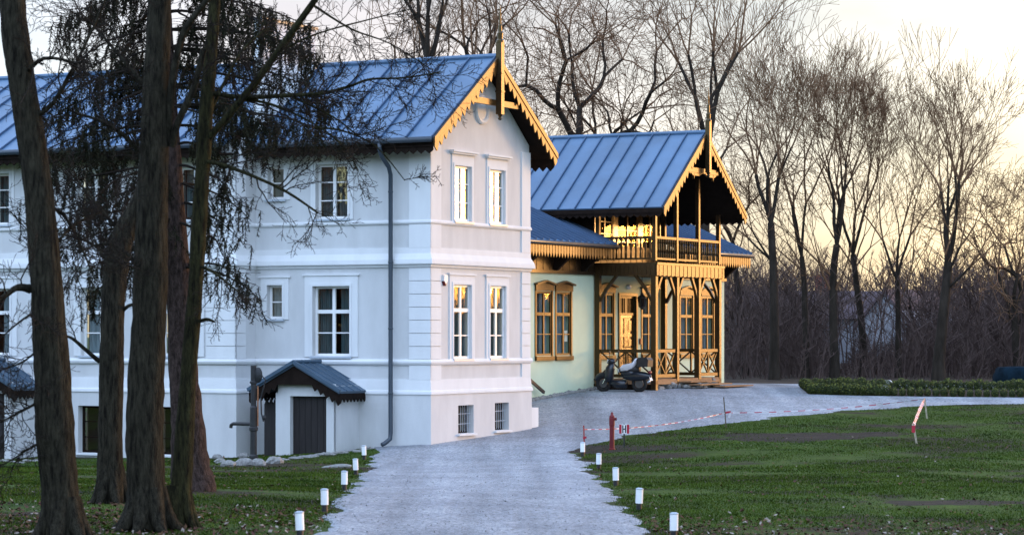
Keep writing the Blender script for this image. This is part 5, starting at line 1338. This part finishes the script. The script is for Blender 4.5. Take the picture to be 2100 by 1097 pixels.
def spruce():
    rg = random.Random(105); Y0 = 45
    P, R = path3(T4, Y0); P, R = smooth(P, R, 5); b = Vector((P[0].x, P[0].y, gz(P[0].x, P[0].y))); P[0].z = b.z-.2
    t = empty('spruce_tree', b, 0, 'spruce with flaring reddish bark and dark drooping needle boughs, behind the slender trunk', 'spruce', 'trunks in front of the villa'); t['org'] = tuple(b)
    mb = MB(); mb.tube(P, R, 16, wob=.06, rng=rg, cap=False); mb.build('trunk', M['bark_spruce'], t, smooth=True, recalc=False)
    br, nd = MB(), MB()
    def strand(p, l, heavy):
        n = 4; q = p.copy(); d = Vector((rg.gauss(0,.28), rg.gauss(0,.28), -1)).normalized(); pts = [q.copy()]
        for i in range(n): d = (d+Vector((rg.gauss(0,.12), rg.gauss(0,.12), -.08))).normalized(); q = q+d*l/n; pts.append(q.copy())
        br.tube(pts, .005, 3, cap=False)
        m = int(l*105)
        for k in range(m):
            u = k/m*n; i = min(n-1, int(u)); c = pts[i].lerp(pts[i+1], u-i); a = rg.uniform(0,6.28); e = Vector((math.cos(a), math.sin(a), rg.uniform(-1.3,-.2))).normalized(); ll = rg.uniform(.035,.085)*(1.15-.4*k/m)
            s_ = e.cross(Vector((rg.gauss(0,1),rg.gauss(0,1),rg.gauss(0,1)))).normalized()*.0085
            nd.add([c-s_, c+s_, c+e*ll+s_*.4, c+e*ll-s_*.4], [(0,1,2,3)])
    targets = [(470,395,.6),(492,430,.5),(520,300,.5),(480,560,.55),(505,590,.35),(455,520,.4),(600,40,.9),(615,100,1.0),(640,180,.9),(585,150,.6),(480,60,.9),(455,110,.9),(440,180,.9),(500,120,.5),(520,240,1.0),(480,260,1.0),(455,320,.7),
               (250,80,.8),(180,110,.7),(130,190,.7),(240,190,1.0),(170,280,1.2),(250,320,1.3),(200,400,1.0),(110,300,.9),(90,400,.7),(300,430,1.0),(225,520,1.0),(170,560,.7),(205,590,.9),(560,250,.9),(610,250,.8),(430,420,.6),(420,260,.7),(640,210,.7),(660,270,.5),
               (200,20,.8),(290,30,1.0),(400,60,.9),(390,140,.9),(540,20,.8),(280,240,1.2),(220,150,.7),(140,220,1.2),(130,330,1.0),(275,380,1.2),(180,340,1.2),(265,120,1.2),(160,30,1.0),(330,360,.9),(230,460,1.1),(160,440,1.0),(470,200,.8),(590,90,.8),
               (330,-60,.8),(280,-40,.9),(390,-50,.9),(300,-120,.8),(370,-130,.8),(340,-180,.7),(310,-200,.6),(360,-220,.5),(230,-20,.9),(440,-30,.8),
               (150,500,.6),(120,480,.5),(260,560,.8),(500,20,.9),(440,20,.9),(560,60,.7),(420,470,.5),(470,470,.35),(300,140,1.2),(310,480,.8),(200,240,1.0)]
    for x, y, dens in targets:
        dy = rg.uniform(-1.6,1.2); tip = pxw(x, y, Y0+dy)
        dx = abs(x-350)/F*Y0; ys = y-25-dx*14+rg.uniform(-10,10)
        # trunk point at that height
        zt = EYE-(ys-HY)/F*Y0; k = min(range(len(P)), key=lambda i: abs(P[i].z-zt)); s0 = P[k].copy()
        mid = s0.lerp(tip, .5)+Vector((0,0,.12)); bp = [s0, s0.lerp(mid,.5)+Vector((rg.gauss(0,.05),0,.04)), mid, mid.lerp(tip,.5)+Vector((rg.gauss(0,.05),0,.05)), tip, tip+(tip-mid).normalized()*.3+Vector((0,0,-.08))]
        bp, br_ = smooth(bp, [.030,.026,.020,.015,.010,.005], 3)
        br.tube(bp, br_, 5, cap=False)
        n = int(58*dens*(.5 if x < 320 and y > 200 else .70))
        for i in range(n):
            # laterals off the outer half of the bough
            u = rg.uniform(.45,1)**.8*(len(bp)-1.001); i_ = int(u); c = bp[i_].lerp(bp[i_+1], u-i_)
            lat = Vector((rg.gauss(0,.20), rg.gauss(0,.25), rg.uniform(-.10,.06)))
            br.tube([c, c+lat*.6+Vector((0,0,.01)), c+lat], [.006,.005,.004], 3, cap=False)
            strand(c+lat*rg.uniform(.4,1), rg.uniform(.18,.66)*(.7+.3*dens), dens)
    br.build('bough', M['twig'], t, recalc=False); nd.build('crown', M['needle'], t, recalc=False)
spruce()

# ------------------------------------------------------------------ grass, leaf litter, stray pebbles
def scatter():
    rng = np.random.default_rng(9)
    def sample(n, y0=33, y1=88, pw=1.0):
        out = []
        u = rng.uniform(-.27,.27,n); Y = y0+(y1-y0)*rng.random(n)**pw; return u*Y, Y
    # footprint of the buildings in house axes
    def inside(x, y):
        a = (x-C0.x)*Ax.x+(y-C0.y)*Ax.y; b = (x-C0.x)*Bx.x+(y-C0.y)*Bx.y
        return ((a > -.05) & (a < 6) & (b > 0) & (b < 6)) | ((a > -1.1) & (a < 12) & (b > 5.3)) | ((a > 5) & (b > 3.9))
    X, Y = sample(570000, pw=1.15)
    k = ~in_gravel(X+rng.normal(0,.10,len(X)), Y) & ~inside(X, Y) & ((X < xR(Y)+50))
    k &= ~((Y > 84) & (X > 8))
    X, Y = X[k], Y[k]
    # thin out in worn patches
    pn = np.sin(X*.55+1.3*np.sin(Y*.45))*np.sin(Y*.75+.9*np.sin(X*.5))+.35*np.sin(X*1.9+Y*1.4+2*np.sin(X*.7))
    k = (pn+rng.normal(0,.3,len(X)) > -.55) & ~(in_soil(X, Y, .95) & (rng.random(len(X)) < .62)); X, Y, pn = X[k], Y[k], pn[k]
    Z = ground(X, Y); n = len(X); h = rng.uniform(.015,.042,n)*(1+.25*pn); a = rng.uniform(0,6.28,n); w_ = rng.uniform(.004,.009,n)*(1+Y/90)
    lx, ly = rng.normal(0,.02,n), rng.normal(0,.02,n)
    v = np.empty((n,3,3)); v[:,0] = np.c_[X-np.cos(a)*w_, Y-np.sin(a)*w_, Z-.005]; v[:,1] = np.c_[X+np.cos(a)*w_, Y+np.sin(a)*w_, Z-.005]; v[:,2] = np.c_[X+lx, Y+ly, Z+h]
    me = bpy.data.meshes.new('grass'); me.vertices.add(3*n); me.vertices.foreach_set('co', v.ravel())
    me.loops.add(3*n); me.loops.foreach_set('vertex_index', np.arange(3*n, dtype=np.int32)); me.polygons.add(n); me.polygons.foreach_set('loop_start', np.arange(0,3*n,3, dtype=np.int32)); me.update()
    m = pmat('grass_blade', (.022,.046,.006), .9, .4, .9, .03, base2=(.068,.105,.014), detail=8); me.materials.append(m)
    o = bpy.data.objects.new('grass', me); col.objects.link(o); tag(o, 'short green lawn grass with worn patches either side of the gravel drive', 'grass', kind='stuff')
    # leaf litter
    def quads(name, X, Y, s, mats, lab, cat, lift=.012):
        n = len(X); Z = ground(X, Y)+lift; a = rng.uniform(0,6.28,n); sz = s*rng.uniform(.5,1.4,n); t1, t2 = rng.normal(0,.35,n), rng.normal(0,.35,n)
        ux, uy = np.cos(a)*sz, np.sin(a)*sz; v = np.empty((n,4,3))
        v[:,0] = np.c_[X-ux, Y-uy, Z-t1*sz]; v[:,1] = np.c_[X-uy*.6, Y+ux*.6, Z-t2*sz*.6]; v[:,2] = np.c_[X+ux, Y+uy, Z+t1*sz]; v[:,3] = np.c_[X+uy*.6, Y-ux*.6, Z+t2*sz*.6]
        me = bpy.data.meshes.new(name); me.vertices.add(4*n); me.vertices.foreach_set('co', v.ravel()); me.loops.add(4*n); me.loops.foreach_set('vertex_index', np.arange(4*n, dtype=np.int32))
        me.polygons.add(n); me.polygons.foreach_set('loop_start', np.arange(0,4*n,4, dtype=np.int32)); me.update()
        for q in mats: me.materials.append(q)
        me.polygons.foreach_set('material_index', rng.integers(0,len(mats),n).astype(np.int32))
        o = bpy.data.objects.new(name, me); col.objects.link(o); tag(o, lab, cat, kind='stuff')
    X, Y = sample(40000, 33, 75, 1.7); k = ~in_gravel(X, Y) & ~inside(X, Y)
    dens = np.where(Y < 41, 1.0, .10); k &= rng.random(len(X)) < dens; X, Y = X[k], Y[k]
    lb = pmat('litter_brown', (.10,.055,.032), .9, .4, 9, .1); lp = pmat('litter_pale', (.24,.20,.17), .9, .3, 9, .1); lr = pmat('litter_red', (.075,.035,.028), .9, .3, 9, .1)
    quads('fallen_leaves', X, Y, .032, [lb, lr, lb, lr, lb, lr, lp], 'scattered brown and pale fallen leaves on the grass', 'leaves', .03)
    X, Y = sample(28000, 33, 95, 1.3); k = in_gravel(X, Y) & ~inside(X, Y); X, Y = X[k], Y[k]
    g1 = pmat('pebble_pale', (.34,.335,.33), .9, .2, 9, .1); g2 = pmat('pebble_grey', (.17,.17,.175), .9, .2, 9, .1)
    quads('loose_pebbles', X, Y, .014, [g1, g2], 'loose pebbles scattered over the gravel drive', 'pebbles', .022)
scatter()
